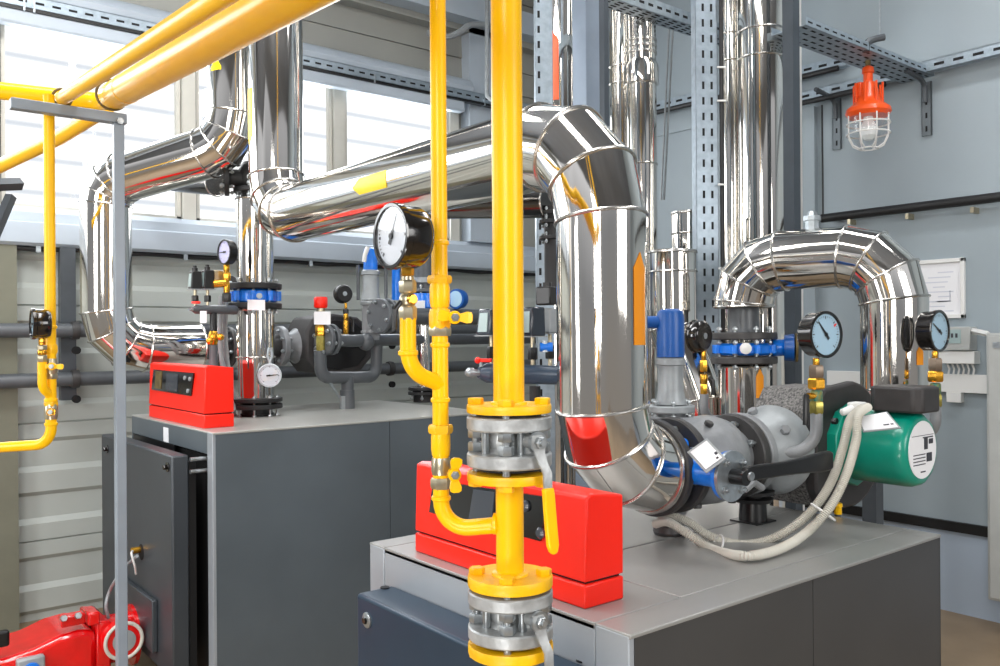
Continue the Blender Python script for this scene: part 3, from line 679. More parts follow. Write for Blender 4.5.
MB().lathe(cg(299.5), ax_ + RT * .4, [(0, .010), (.022, .010), (.024, .008)], 18).build('spindle', 'brass', t)
MB().tube([cg(302) - RT * .012 - FW * .01, cg(310) - RT * .022 - FW * .02, cg(330) - RT * .024 - FW * .02], .005, 10).build('lever', 'black', t)

# left thin gas drop
dl = 2.9; c = P(50.5, 337, dl); z5 = lambda y: ZA(y, c); c5 = lambda y: V((c.x, c.y, z5(y)))
t = thing('gas_pipe', 'thin yellow gas drop at the left side, turning left near its foot', 'pipe', c5(440), 'yellow gas pipes')
MB().tube(fillet([c5(95), c5(444), P(-40, 450, 2.95)], .06, 10), .0175, 24).build('pipe', 'yellow', t)
for y in (327, 400, 424): ringon(t, c, y, .021, .012, name='weld_bead')
ringon(t, c, 349, .0225, .03, 'yellow_dark', 6, 'hex_union'); ringon(t, c, 366, .0215, .05, 'brass_pale', 24, 'valve_body'); ringon(t, c, 376, .022, .02, 'brass_pale', 6, 'nut')
ringon(t, c, 411, .0215, .055, 'brass_pale', 24, 'valve_body'); ringon(t, c, 404, .023, .018, 'yellow_dark', 6, 'nut')
wing(t, c5(366) + ax_ * .04 + RT * .015, ax_, [RT - UP * .03, -RT], .04, w=.009)
wing(t, c5(411) + ax_ * .04 + RT * .01, ax_, [RT], .018, m='brass', w=.009)
b2 = P(42, 337, 2.86); b2z = lambda y: V((b2.x, b2.y, ZA(y, b2)))
MB().tube(fillet([b2z(362), b2z(388), c5(396)], .035, 8), .0145, 20).build('branch_pipe', 'yellow', t)
t = thing('pressure_gauge', 'black pressure gauge on the yellow drop at the left edge', 'gauge', b2z(364), 'pressure gauges')
gauge(t, P(31, 324, 2.83), (-1, .05, 0), .052, .055, 75, dial='dial_blue')
stack(t, b2, [(338, 345, .011, 'brass', 8, 'stem'), (345, 350, .016, 'brass_pale', 6, 'hex_nut'), (355, 362, .016, 'brass_pale', 6, 'hex_nut')])
MB().ball(b2z(352.5), .015, 16).build('ball_body', 'brass', t)

# overhead pair and cross pipes
def extend(a, b, f): return a + (b - a) * f
a = P(112, 97, 3.25); b = P(237, 26, 2.1)
t = thing('gas_pipe', 'thick yellow gas pipe slanting overhead from the steel support to the top', 'pipe', a, 'yellow gas pipes')
aa = extend(a, b, 1.75)
MB().tube([a, aa], .051, 36).build('pipe', 'yellow', t)
MB().tube([a + (b - a) * .17, a + (b - a) * .178], .0525, 36).build('weld_bead', 'yellow', t)
e1 = P(-60, 84, 3.35)
MB().tube(fillet([a + (b - a).normalized() * .02, a + (a - b).normalized() * .17, e1], .09, 8), .034, 24).build('side_branch', 'yellow', t)
MB().lathe(a, (a - b), [(0, .051), (.03, .046), (.05, .036)], 32).build('reducer', 'yellow', t)
t = thing('gas_pipe', 'slim yellow gas pipe slanting overhead beside the thick one', 'pipe', P(62, 99, 3.07), 'yellow gas pipes')
a = P(58, 101, 3.08); b = P(215, 0, 1.8); MB().tube([a, extend(a, b, 1.7)], .0245, 28).build('pipe', 'yellow', t)
t = thing('gas_pipe', 'yellow gas pipe sloping down to the left edge under the steel support', 'pipe', P(0, 162, 4.4), 'yellow gas pipes')
MB().tube([P(106, 108, 3.55), P(60, 137, 3.9), P(-60, 195, 4.7)], .033, 24).build('pipe', 'yellow', t)
# steel support
dpst = 3.0; c = P(119.5, 337, dpst); yw = (c.y)
t = thing('pipe_support', 'slim grey steel post with a cross arm carrying the overhead gas pipes', 'support', (c.x, c.y, 0))
zt = ZA(124, c); MB().bb(c.x - .017, c.x + .017, c.y - .017, c.y + .017, 0, zt).build('post', 'rack', t, bev=.003)
l = PY(10, 108, c.y); MB().bb(l.x, c.x + .025, c.y - .02, c.y + .02, zt, zt + .035).build('arm', 'rack', t, bev=.003)
for (px, py, r, nm) in ((62, 98, .03, 'clamp'), (112, 95, .054, 'clamp')):
    dirv = (P(138, 82, 3.07) - P(241, 23, 2.1)).normalized() if r > .04 else (P(62, 99, 3.07) - P(215, 0, 1.8)).normalized()
    cc = P(px, py, 3.02 if r < .04 else 3.2); MB().tube(ring_pts(cc, dirv, r, 28), .005, 8, closed=True).build('pipe_clamp', 'rust', t)
MB().lathe(V((c.x - .0, c.y - .02, zt + .005)), (0, -1, 0), [(0, .012), (.012, .012)], 6).build('arm_bolt', 'bolt', t)
# small bracket at the left edge
t = thing('steel_bracket', 'dark steel bracket poking in at the left edge below the gas pipes', 'bracket', P(5, 225, 3.4))
a = P(-40, 186, 3.4); b = P(21, 184, 3.6); MB().tube([a, b], .026, 4).build('arm', 'bracket', t, ang=20)
MB().tube([P(11, 196, 3.5), P(-12, 250, 3.4)], .022, 4).build('brace', 'bracket', t, ang=20)
# ================================================================== NEAR BOILER EQUIPMENT
YC, ZC = 2.08, 1.525
U = V((1, 0, 0)); VV = V((0, 1, 0))
def cx(X, z=ZC): return V((X, YC, z))
t = thing('butterfly_valve', 'blue butterfly valve with long black lever, bolted to the lower elbow of the largest pipe', 'valve', cx(2.42, 1.3), 'blue butterfly valves')
flange(t, cx(2.378), U, .176, .035, 8, 'castdark', 'bolt', .014, .05, both=False)
flange(t, cx(2.478), U, .176, .035, 8, 'castdark', 'bolt', .014, .05)
MB().lathe(cx(2.392), U, [(0, .11), (.01, .122), (.055, .122), (.066, .11)], 36).build('body', 'blue', t)
for q in ring_pts(cx(2.402), U, .124, 8, .0): MB().cyl(q, q + U * .045, .02, n=12).build('lug', 'blue', t)
sp0 = V((2.425, 1.96, ZC)); vd = V((0, -1, 0))
MB().cyl(sp0, V((2.425, 1.80, ZC)), .047).build('neck', 'blue', t)
MB().lathe(V((2.425, 1.815, ZC)), vd, [(0, .05), (.015, .082), (.032, .086)], 36).build('top_flange', 'blue', t)
pl = MB().lathe(V((2.425, 1.782, ZC)), vd, [(0, .086), (.012, .086)], 40).build('notch_plate', 'steel', t)
for q in ring_pts((2.425, 1.77, ZC), vd, .065, 4, .7):
    b = MB(); hexnut(b, q, vd, .014, .012); b.cyl(q, q + vd * .022, .006); b.build('bolt', 'bolt', pl)
MB().cyl((2.425, 1.77, ZC), (2.425, 1.715, ZC), .026).build('spindle', 'black', t)
# lever bar pointing away along +X
st = [(2.425, .024), (2.47, .026), (2.62, .024), (2.72, .028), (2.86, .036), (2.91, .036), (2.93, .028)]
b = MB(); L = []
for x, h in st:
    yy = 1.725 - .02 * min(1, max(0, (x - 2.45) / .2)); zc = ZC + .012 + (x - 2.42) * .004
    L.append(b.pts([(x, yy - .011, zc - h), (x, yy + .011, zc - h), (x, yy + .011, zc + h), (x, yy - .011, zc + h)]))
for i in range(len(L) - 1):
    for k in range(4): jn = (k + 1) % 4; b.face((L[i] + k, L[i] + jn, L[i + 1] + jn, L[i + 1] + k))
b.face([L[0] + k for k in (3, 2, 1, 0)]); b.face([L[-1] + k for k in range(4)])
lv = b.build('lever', 'black', t, bev=.006)
MB().lathe((2.445, 1.715, ZC + .005), vd, [(0, .016), (.008, .014)], 16).build('lever_screw', 'bolt', lv)
b = MB(); q = V((2.50, 1.775, ZC - .055)); b.tube(fillet([q, q + V((.05, 0, .02)), q + V((.10, 0, -.005))], .02), .012, 10); b.build('grip_latch', 'cast', lv)
# hanging tag
def tag_plate(root, name, quad, m='paper', th=.003, border=None, lines=True):
    pass
t = thing('tag', 'white name tag in a clear holder clipped on the blue lever valve', 'tag', P(706, 456, 2.9))
qd = [P(687, 452, 2.93), P(706, 473, 2.84), P(726, 458.5, 2.84), P(707, 438, 2.93)]
n_ = (qd[1] - qd[0]).cross(qd[3] - qd[0]).normalized()
def inset(q, f): c = sum(q, V()) / 4; return [c + (p - c) * f for p in q]
MB().prism(qd, -n_ * .004).build('holder', 'castlight', t)
s_ = -1 if n_.dot(FW) > 0 else 1
MB().prism([p + n_ * s_ * .0015 for p in inset(qd, .82)], n_ * s_ * .002).build('paper', 'paper', t)
k_ = [p + n_ * s_ * .0045 for p in qd]
def lerp2(q, a, b_): return (q[0].lerp(q[3], a)).lerp(q[1].lerp(q[2], a), b_)
mb = MB()
for (a, bq, w, h) in ((.78, .62, .12, .1), (.70, .80, .1, .06)):
    mb.prism([lerp2(k_, a, bq), lerp2(k_, a + w, bq), lerp2(k_, a + w, bq + h), lerp2(k_, a, bq + h)], n_ * s_ * .0005)
mb.build('print', 'ink', t)
# check valve + flange + reducer
t = thing('check_valve', 'grey rounded cast check valve between the blue lever valve and the pump', 'valve', cx(2.66, 1.3))
MB().lathe(cx(2.492), U, [(0, .155), (.02, .155), (.022, .12), (.05, .135), (.12, .165), (.20, .17), (.26, .155), (.31, .12), (.335, .115)], 44).build('body', 'cast', t)
flange(t, cx(2.85), U, .165, .045, 8, 'castdark', 'bolt', .015, .08)
for q in ring_pts(cx(2.60), U, .160, 5, .8): b = MB(); hexnut(b, q, (q - cx(2.60)), .017, .016); b.build('plug', 'castdark', t)
t = thing('reducer', 'light grey cone-shaped cast reducer feeding the speckled pump housing', 'pipe fitting', cx(3.0, 1.35))
flange(t, cx(2.90), U, .165, .04, 8, 'cast', 'bolt', .015, .05)
MB().lathe(cx(2.915), U, [(0, .115), (.04, .13), (.14, .17), (.20, .185), (.225, .18), (.24, .15), (.30, .14)], 44).build('body', 'castlight', t)
for q in ring_pts(cx(3.02), U, .155, 6, .4): b = MB(); hexnut(b, q, (q - cx(3.02)) - U * .1, .02, .022); b.build('plug', 'cast', t)
# pump
PXc, PZc = 3.45, 1.53
t = thing('circulation_pump', 'large green motor pump in speckled black insulation under the U-shaped pipe', 'pump', (PXc, 2.0, 1.27), 'circulation pumps')
def prof_d(R, x0, zt, zb, n=14):
    L = [(x0, PZc + zt * .62), (x0 + .07, PZc + zt)]
    L += [(PXc + .03 + R * math.sin(a), PZc + R * math.cos(a)) for a in [math.pi * (k + .6) / (n + 1.2) for k in range(n + 1)]]
    L += [(x0 + .07, PZc - zb), (x0, PZc - zb * .62)]; return L
for (ya, yb, R, nm, m) in ((1.985, 2.23, .25, 'insulation_shell', 'epp'), (1.93, 1.983, .27, 'insulation_cover', 'epp_dark')):
    L = prof_d(R, 3.205, .245, R); MB().prism([V((x, ya, z)) for x, z in L], (0, yb - ya, 0)).build(nm, m, t, bev=.012)
def ngon(c, ax, r, n, L, ph=0): return
MB().lathe((PXc, 1.932, 1.535), (0, -1, 0), [(0, .175), (.045, .175), (.047, .14), (.055, .14)], 10, ph=.31).build('motor_flange', 'green', t, bev=.004)
MB().lathe((PXc, 1.885, 1.538), (0, -1, 0), [(0, .150), (.215, .152), (.245, .150), (.262, .138), (.268, .128)], 12, ph=.26).build('motor', 'green', t, bev=.004)
lb = MB().lathe((PXc, 1.6168, 1.54), (0, -1, 0), [(0, .115), (.003, .115)], 40).build('end_label', 'paper', t)
mb = MB()
def lr(x0, x1, z0, z1): mb.bb(PXc + x0, PXc + x1, 1.6125, 1.6139, 1.54 + z0, 1.54 + z1)
lr(.0, .085, .045, .05); lr(.01, .04, .0, .045); lr(.05, .085, .02, .04)
for k in range(4): lr(-.08, .02, -.02 - k * .013, -.016 - k * .013)
lr(.03, .075, -.05, -.015); lr(-.09, .09, .056, .058); lr(-.02, .02, -.09, -.085)
mb.build('print', 'ink', lb)
for px, py in ((832.5, 421), (904, 420)):
    p = PY(px, py, 1.87); b = MB(); hexnut(b, p, (0, -1, 0), .014, .02); b.build('bolt', 'black', t)
mb = MB(); z0, z1 = 1.688, 1.79
pg = [(3.36, 1.61), (3.39, 1.58), (3.52, 1.58), (3.58, 1.62), (3.58, 1.76), (3.54, 1.80), (3.40, 1.80), (3.36, 1.77)]
mb.prism([V((x, y, z0)) for x, y in pg], (0, 0, z1 - z0)); mb.build('terminal_box', 'epp_dark', t, bev=.01)
mb = MB(); q = V((3.36, 1.79, 1.70)); mb.box(q + V((-.035, .03, .0)), (.07, .05, .05)); mb.cyl(q + V((-.07, .03, 0)), q + V((-.12, .05, -.015)), .018, .014); mb.build('plug', 'white', t, bev=.006)
# outlet elbow towards riser
MB().tube(fillet([V((3.60, 2.12, 1.45)), V((4.15, 2.08, 1.45)), V((4.15, 2.08, zr))], .16, 8), .12, 28).build('outlet_elbow', 'castdark', t)
flange(t, (RX, RY, zr - .035), (0, 0, 1), .17, .035, 8, 'castdark', 'bolt', .014, .05)
t = thing('tag', 'white card tag lying on the green pump motor', 'tag', P(878, 423, 3.28))
qd = [P(856, 417, 3.36), P(863, 432, 3.28), P(901, 428, 3.20), P(887, 411.5, 3.30)]
n_ = (qd[1] - qd[0]).cross(qd[3] - qd[0]).normalized(); s_ = -1 if n_.dot(FW) > 0 else 1
MB().prism(qd, -n_ * s_ * .003).build('holder', 'castlight', t); MB().prism([p + n_ * s_ * .001 for p in inset(qd, .9)], n_ * s_ * .0015).build('paper', 'paper', t)
mb = MB(); k_ = [p + n_ * s_ * .003 for p in qd]
for (a, bq, w, h) in ((.62, .72, .16, .07), (.82, .72, .08, .07)): mb.prism([lerp2(k_, a, bq), lerp2(k_, a + w, bq), lerp2(k_, a + w, bq + h), lerp2(k_, a, bq + h)], n_ * s_ * .0005)
mb.build('print', 'ink', t)
# hoses
def spline(P_, n):
    out = []; m = len(P_)
    for i in range(m - 1):
        p0, p1, p2, p3 = P_[max(i - 1, 0)], P_[i], P_[i + 1], P_[min(i + 2, m - 1)]
        for k in range(n):
            s = k / n; out.append(.5 * ((2 * p1) + (p2 - p0) * s + (2 * p0 - 5 * p1 + 4 * p2 - p3) * s * s + (3 * p1 - p0 - 3 * p2 + p3) * s ** 3))
    out.append(P_[-1]); return out
def hose(label, pts, r):
    c = spline(pts, 260); res = [c[0]]; acc = 0
    for a, b in zip(c, c[1:]):
        acc += (b - a).length
        if acc > .0036: res.append(b); acc -= .0036
    rr = [r * (1.04 if i % 2 else .76) for i in range(len(res))]
    return MB().tube(res, r, 14, rr=rr).build('corrugated_hose', 'hose', None, label, 'hose', 'ribbed hoses on the front boiler', ang=80)
hA = [P(868, 407, 3.34), P(858, 416, 3.24), P(856, 440, 3.20), P(846, 475, 3.12), P(830, 507, 3.08), P(806, 533, 3.05), PZ(778, 549.5, 1.272), PZ(745, 556, 1.272), P(712, 549, 3.03), P(688, 534, 3.07), P(668, 522, 3.12), P(655, 524, 3.2)]
hB = [P(862, 408, 3.38), P(850, 420, 3.29), P(843, 447, 3.24), P(832, 480, 3.18), P(814, 508, 3.14), P(790, 529, 3.12), P(765, 541, 3.12), P(738, 544, 3.13), P(710, 536, 3.14), P(690, 523, 3.17), P(672, 516, 3.2), P(660, 518, 3.25)]
hose('outer of the two white ribbed hoses looping from the green motor', hA, .0165)
hose('inner of the two white ribbed hoses looping from the green motor', hB, .0165)
for (px, py, d, lab) in ((718, 545, 3.08, 'white cable tie binding the ribbed hoses near the small dark foot'), (823, 512, 3.11, 'white cable tie binding the ribbed hoses under the pump')):
    c = P(px, py, d); ax = (P(px + 20, py + 8, d) - c) if px < 760 else (P(px - 10, py + 14, d) - c)
    ax.normalize(); u, w, _ = basis(ax); th = V((0, 0, 1)); up_ = (th - ax * th.dot(ax)).normalized(); sd = ax.cross(up_)
    if px > 760: up_, sd = sd, up_
    loop = [c + up_ * .036 * math.cos(2 * math.pi * k / 24) + sd * .05 * math.sin(2 * math.pi * k / 24) for k in range(24)]
    MB().tube(loop, .004, 8, closed=True).build('cable_tie', 'white', None, lab, 'cable tie')
# feet
p = PZ(753, 521, NZ)
t = thing('pump_stand', 'black round foot under the pump on the boiler top', 'support', (p.x, p.y, NZ))
MB().bb(p.x - .065, p.x + .065, p.y - .065, p.y + .065, NZ, NZ + .006).build('base_plate', 'black', t)
MB().lathe((p.x, p.y, NZ + .006), (0, 0, 1), [(0, .056), (.06, .053), (.075, .05)], 30).build('base', 'black', t)
MB().lathe((p.x, p.y, NZ + .08), (0, 0, 1), [(0, .075), (.015, .08), (.017, .04), (.03, .04), (.032, .085), (.045, .085)], 24).build('collar', 'black_soft', t)
MB().cyl((p.x, p.y, NZ + .12), (p.x, p.y, ZC - .16), .03).build('stem', 'black_soft', t)
for k in (-1, 1): b = MB(); b.cyl((p.x + .11 * k, p.y + .02, NZ + .10), (p.x + .03 * k, p.y + .01, NZ + .10), .009); b.lathe((p.x + .11 * k, p.y + .02, NZ + .085), (0, 0, 1), [(0, .016), (.03, .016)], 12); b.build('wing', 'castdark', t)
p = PZ(669, 534, NZ)
t = thing('drain_fitting', 'small dark round drain fitting below the lower elbow on the boiler top', 'fitting', (p.x, p.y, NZ))
MB().lathe((p.x, p.y, NZ), (0, 0, 1), [(0, .055), (.012, .06), (.035, .055), (.045, .03)], 28).build('base', 'castdark', t)
MB().cyl((p.x, p.y, NZ + .04), (p.x + .05, p.y + .02, ZC - .14), .028).build('neck', 'castdark', t)
b = MB(); q = V((p.x - .045, p.y - .01, NZ + .05)); b.tube(fillet([q, q + V((.05, -.03, .015)), q + V((.10, -.02, .0))], .02), .014, 10); b.build('grip', 'black', t)
# small bits behind the hoses
p = PZ(838, 514, NZ); t = thing('drain_tap', 'tiny yellow capped tap behind the front boiler under the green motor', 'tap', p)
MB().lathe(p, (0, 0, 1), [(0, .016), (.03, .016), (.032, .02), (.045, .018)], 8).build('cap', 'yellow', t); MB().cyl((p.x, p.y, 0), p, .014).build('stem', 'pipe_grey', t); t.location.z = p.z
p = P(873, 530, 4.3); t = thing('steel_post', 'grey square steel leg standing behind the front boiler', 'support', (p.x, p.y, 0))
MB().bb(p.x - .036, p.x + .036, p.y - .036, p.y + .036, 0, 1.335).build('post', 'bracket', t)
# gauges of the pump
def gstand(label, px, d, dial, n, R, depth, specs, tube, case='blackgloss', dm='dial_blue', needle=130, red=False, tm='cast', tr=.024, dd=None):
    c = P(px, 337, d); t = thing('pressure_gauge', label, 'gauge', V((c.x, c.y, ZA(specs[-1][1], c))), 'pressure gauges')
    n = V(n).normalized(); gauge(t, P(dial[0], dial[1], dd or d) , n, R, depth, needle, case, dm, red=red)
    stack(t, c, specs)
    if tube: MB().tube(tube(c), tr, 20).build('siphon_pipe', tm, t)
    return t, c
def cz_(c, y): return V((c.x, c.y, ZA(y, c)))
gs = lambda y0: [(y0 - 2, y0 + 6, .013, 'brass', 12, 'stem'), (y0 + 5, y0 + 18, .031, 'rust2', 6, 'hex_nut'), (y0 + 18, y0 + 29, .036, 'brass', 6, 'brass_nut'), (y0 + 30, y0 + 42, .024, 'teal', 10, 'valve_body'), (y0 + 41, y0 + 54, .029, 'brass_green', 6, 'lower_nut')]
M['rust2'] = mat('brown_grey_nut', (.52, .46, .40), .4, .6, noise=.15)
M['teal'] = mat('verdigris_tape', (.10, .45, .42), .5, .2, noise=0, col2=(.55, .5, .2), nscale=60)
M['brass_green'] = mat('tarnished_brass', (.62, .58, .30), .35, .7, noise=.2, nscale=50)
t, c = gstand('black pressure gauge with pale blue dial between the U-shaped pipe legs', 816, 3.38, (827, 334.5), (-.18, -1, 0), .093, .08, gs(360),
    lambda c: fillet([cz_(c, 413), cz_(c, 452), P(768, 452, 3.42)], .10, 10), needle=130, red=True)
MB().cyl(P(808, 396, 3.36), P(815, 396, 3.37), .012).build('lever_hub', 'brass', t); MB().tube([P(806.5, 395, 3.35), P(806, 402, 3.34), P(805.5, 425, 3.34)], .011, 10).build('lever', 'black', t)
t, c = gstand('black pressure gauge with pale blue dial right of the U-shaped pipe', 935, 3.9, (940.5, 331), (-.02, -1, 0), .096, .08, gs(353),
    lambda c: fillet([cz_(c, 405), cz_(c, 432), P(900, 440, 4.1)], .08, 10), needle=150)
MB().cyl(P(927, 388, 3.87), P(934, 388, 3.88), .013).build('lever_hub', 'brass', t)
t, c = gstand('black pressure gauge seen from behind, left of the blue valve under the U bend', 703.5, 4.1, (694, 336), (-.1, 1, 0), .078, .06,
    [(350, 360, .012, 'brass', 10, 'stem'), (360, 372, .019, 'brass', 6, 'brass_nut'), (374, 384, .019, 'brass', 12, 'valve_body'), (384, 396, .018, 'brass', 6, 'lower_nut')],
    lambda c: fillet([cz_(c, 394), cz_(c, 419), P(735, 421, 4.2)], .07, 8), tr=.022)
MB().tube([P(709, 378, 4.08), P(713, 381, 4.07), P(713, 395, 4.07)], .01, 8).build('lever', 'black', t)
q = P(697, 336, 4.05); c2 = V(P(694, 336, 4.1)); bk = c2 + V((.1, -1, 0)).normalized() * .062
MB().lathe(bk, (.1, -1, 0), [(0, .014), (.003, .014)], 20).build('back_ring', 'steel', t)
# safety valve with blue cap
def safety(label, px, d, ys, rs, caps, zbase):
    c = P(px, 337, d); z = lambda y: ZA(y, c)
    t = thing('safety_valve', label, 'valve', (c.x, c.y, zbase), 'safety valves'); ycap0, ycap1, ybody, yfl0, yfl1 = ys; rc, rb, rf = rs
    MB().lathe((c.x, c.y, z(ycap1)), (0, 0, 1), [(0, rc), ((z(ycap0) - z(ycap1)) * .8, rc), ((z(ycap0) - z(ycap1)) * .95, rc * .9), (z(ycap0) - z(ycap1), rc * .6)], 28).build('cap', caps, t)
    h = z(ycap1) - z(ybody)
    MB().lathe((c.x, c.y, z(ybody)), (0, 0, 1), [(0, rb * 1.25), (h * .12, rb * 1.12), (h * .3, rb), (h * .82, rb * .98), (h * .84, rb * 1.15), (h * .96, rb * 1.15), (h, rb * .9)], 32).build('bonnet', 'castlight', t)
    flange(t, (c.x, c.y, z((ybody + yfl0) / 2 + 1)), (0, 0, 1), rf, z(ybody) - z(yfl0) , 6, 'castlight', 'bolt', .01, .05)
    MB().lathe((c.x, c.y, zbase), (0, 0, 1), [(0, rb * 1.1), (z(yfl0) - zbase, rb * 1.1)], 28).build('body', 'cast', t)
    flange(t, (c.x, c.y, z(yfl1) ), (0, 0, 1), rf * .97, .02, 4, 'cast', bolts=False)
    return t, c, z
t, c, z = safety('grey cast safety valve with a tall blue cap beside the largest pipe', 670.5, 3.65, (309, 357, 404, 411, 418), (.058, .054, .10), 'blue_dark', NZ)
MB().cyl((c.x, c.y, z(322)), V((c.x, c.y, z(322))) - RT * .10, .026).build('lever_boss', 'blue_dark', t)
# ---- manifold in front of largest pipe's left side
t = thing('manifold', 'blue-grey safety manifold pipe with red tap behind the thick gas pipe', 'manifold', P(520, 390, 3.4), 'safety manifolds')
a, b_ = P(486, 373, 3.32), P(580, 376, 3.5)
dv = (b_ - a).normalized()
MB().lathe(a - dv * .03, dv, [(0, .022), (.03, .036), (.034, .038), ((b_ - a).length, .038)], 28).build('pipe', 'pipe_blue', t)
MB().lathe(a - dv * .085, dv, [(0, .010), (.01, .018), (.03, .02), (.032, .013), (.06, .013)], 14).build('tap', 'steel', t)
q = P(481, 363, 3.30); MB().lathe(q - UP * .015, UP, [(0, .007), (.025, .007)], 10).build('tap_stem', 'steel', t)
mb = MB(); mb.box(q + RT * .012 + UP * .010, (.06, .02, .014), Matrix.Rotation(-.9, 3, 'Z')); mb.ball(q + UP * .01 - RT * .012, .013, 12); mb.build('tap_handle', 'red', t, bev=.003)
MB().cyl(P(535, 386, 3.42), P(535, 420, 3.42), .022).build('drop_pipe', 'black_soft', t)
q = P(545, 347, 3.4); MB().lathe(q - UP * .02, UP, [(0, .014), (.045, .014)], 12).build('stem', 'steel', t); MB().cyl(q - RT * .02, q + RT * .03, .018).build('blue_fitting', 'blue', t)
def pswitch(label, px0, px1, y0, y1, d, mpx, ybot, cap=True, group='pressure switches', m='switch_case', win=True):
    a = P(px0, y1, d); w = (px1 - px0) / F * d; h = (y1 - y0) / F * d; t = thing('pressure_switch', label, 'switch', P((px0 + px1) / 2, ybot, d), group)
    dep = w * 1.25; fx = V((0, 0, 0))
    o = P((px0 + px1) / 2, y1, d + .02)
    X0, X1, Y0, Y1 = o.x - w * .42, o.x + w * .42, o.y - w * .42, o.y + w * .42
    tp = .88
    MB().hexa([(X0, Y0, o.z), (X1, Y0, o.z), (X1, Y1, o.z), (X0, Y1, o.z), (X0 + w * .1, Y0 + w * .05, o.z + h), (X1, Y0 + w * .05, o.z + h), (X1, Y1 - w * .05, o.z + h), (X0 + w * .1, Y1 - w * .05, o.z + h)]).build('case', m, t, bev=.006)
    if win:
        MB().hexa([(X0 - .003, Y0 + w * .15, o.z + h * .12), (X0 + .02, Y0 + w * .15, o.z + h * .12), (X0 + .02, Y1 - w * .15, o.z + h * .12), (X0 - .003, Y1 - w * .15, o.z + h * .12), (X0 + w * .085 - .003, Y0 + w * .18, o.z + h * .85), (X0 + w * .1 + .01, Y0 + w * .18, o.z + h * .85), (X0 + w * .1 + .01, Y1 - w * .18, o.z + h * .85), (X0 + w * .085 - .003, Y1 - w * .18, o.z + h * .85)]).build('scale_window', 'lcd_light', t)
    MB().bb(X0 - .004, X1 + .004, Y0 - .004, Y1 + .004, o.z - .005, o.z).build('base_plate', 'castlight', t)
    q = V((o.x, o.y, 0)); zb = ZA(ybot, o); zt = o.z - .004; hh = zt - zb
    s = MB(); s.cyl((o.x, o.y, zb), (o.x, o.y, zt), .009, n=12); s.build('stem', 'brass_pale', t)
    s = MB(); hexnut(s, (o.x, o.y, zb + hh * .25), UP, .020, hh * .4); s.build('union', 'black', t)
    if cap: MB().lathe((o.x, o.y, o.z + h), UP, [(0, w * .22), (.018, w * .22), (.02, w * .14), (.032, w * .14)], 18).build('cap', 'black', t)
M['switch_case'] = mat('dark_blue_gloss_case', (.17, .20, .24), .15, .0, coat=.6)
pswitch('first pressure switch on the front manifold, window facing left of the gas pipe', 478, 505, 309, 335, 3.38, 0, 366, False)
pswitch('second pressure switch on the front manifold, right of the thick gas pipe', 521, 544, 307, 336, 3.42, 0, 367, False)
pswitch('metal cased pressure switch with black cap close against the largest pipe', 542, 558, 308, 333, 3.5, 0, 367, False, m='castlight', win=False)
t = thing('plug_connector', 'black cube plug sitting over the metal switch by the largest pipe', 'plug', P(549, 306, 3.52))
q = P(547, 296, 3.52); MB().box(q, (.07, .07, .075), Matrix.Rotation(.3, 3, 'Z')).build('plug_body', 'black', t, bev=.006); MB().cyl(q + UP * .035, q + UP * .055, .018).build('cable_gland', 'black', t)

# ================================================================== REAR BOILER EQUIPMENT
M['siren'] = M['black']
t = thing('butterfly_valve', 'blue butterfly valve with white sticker on the rear boiler riser', 'valve', (SX, SY, zs_(309)), 'blue butterfly valves')
flange(t, (SX, SY, zs_(286.5)), UP, .165, .04, 8, 'black_soft', 'bolt', .014, .06, both=True)
flange(t, (SX, SY, zs_(306)), UP, .165, .04, 8, 'black_soft', 'bolt', .014, .07)
MB().lathe((SX, SY, zs_(303)), UP, [(0, .12), (.01, .135), (zs_(290) - zs_(303) - .01, .135), (zs_(290) - zs_(303), .12)], 32).build('body', 'blue', t)
for q in ring_pts((SX, SY, zs_(301)), UP, .14, 8, .3): MB().lathe(q, UP, [(0, .022), (.06, .022)], 12).build('lug', 'blue', t)
q = V((SX, SY, zs_(297))); dd = (-FW + RT * .45).normalized(); MB().cyl(q, q + dd * .165, .03).build('stem_boss', 'blue', t); MB().lathe(q + dd * .165, dd, [(0, .018), (.004, .018)], 16).build('stem_cap', 'steel', t)
dl_ = V((SX, SY, zs_(283.5))) - RT * .13 - FW * .06; MB().lathe(dl_, -FW, [(0, .045), (.025, .045)], 20).build('lock_disc', 'black_soft', t); MB().lathe(dl_ - FW * .026, -FW, [(0, .012), (.004, .012)], 12).build('lock_pin', 'steel', t)
st_ = P(256, 305, 5.28); tl = [P(247.5, 299.5, 5.29), P(247.5, 310, 5.29), P(265, 310.5, 5.29), P(265, 300, 5.29)]
MB().prism(tl, FW * .003).build('sticker', 'paper', t)
# thermometer
t = thing('thermometer', 'round white dial thermometer on the foot of the rear boiler riser', 'thermometer', P(269, 388, 5.3))
n_ = (-FW + RT * .1).normalized(); c3 = P(269.5, 375.5, 5.28)
gauge(t, c3, n_, .074, .02, 5, 'steel', 'dial')
for a in (1, -1): MB().tube([c3 + UP * .075 - n_ * .015, c3 + UP * .12 - n_ * .02 + RT * .015 * a, c3 + UP * .17 - n_ * .03 + RT * .006 * a], .008, 8).build('hanger', 'steel', t)
MB().cyl(c3 - n_ * .02, c3 - n_ * .12, .015).build('stem', 'steel', t)
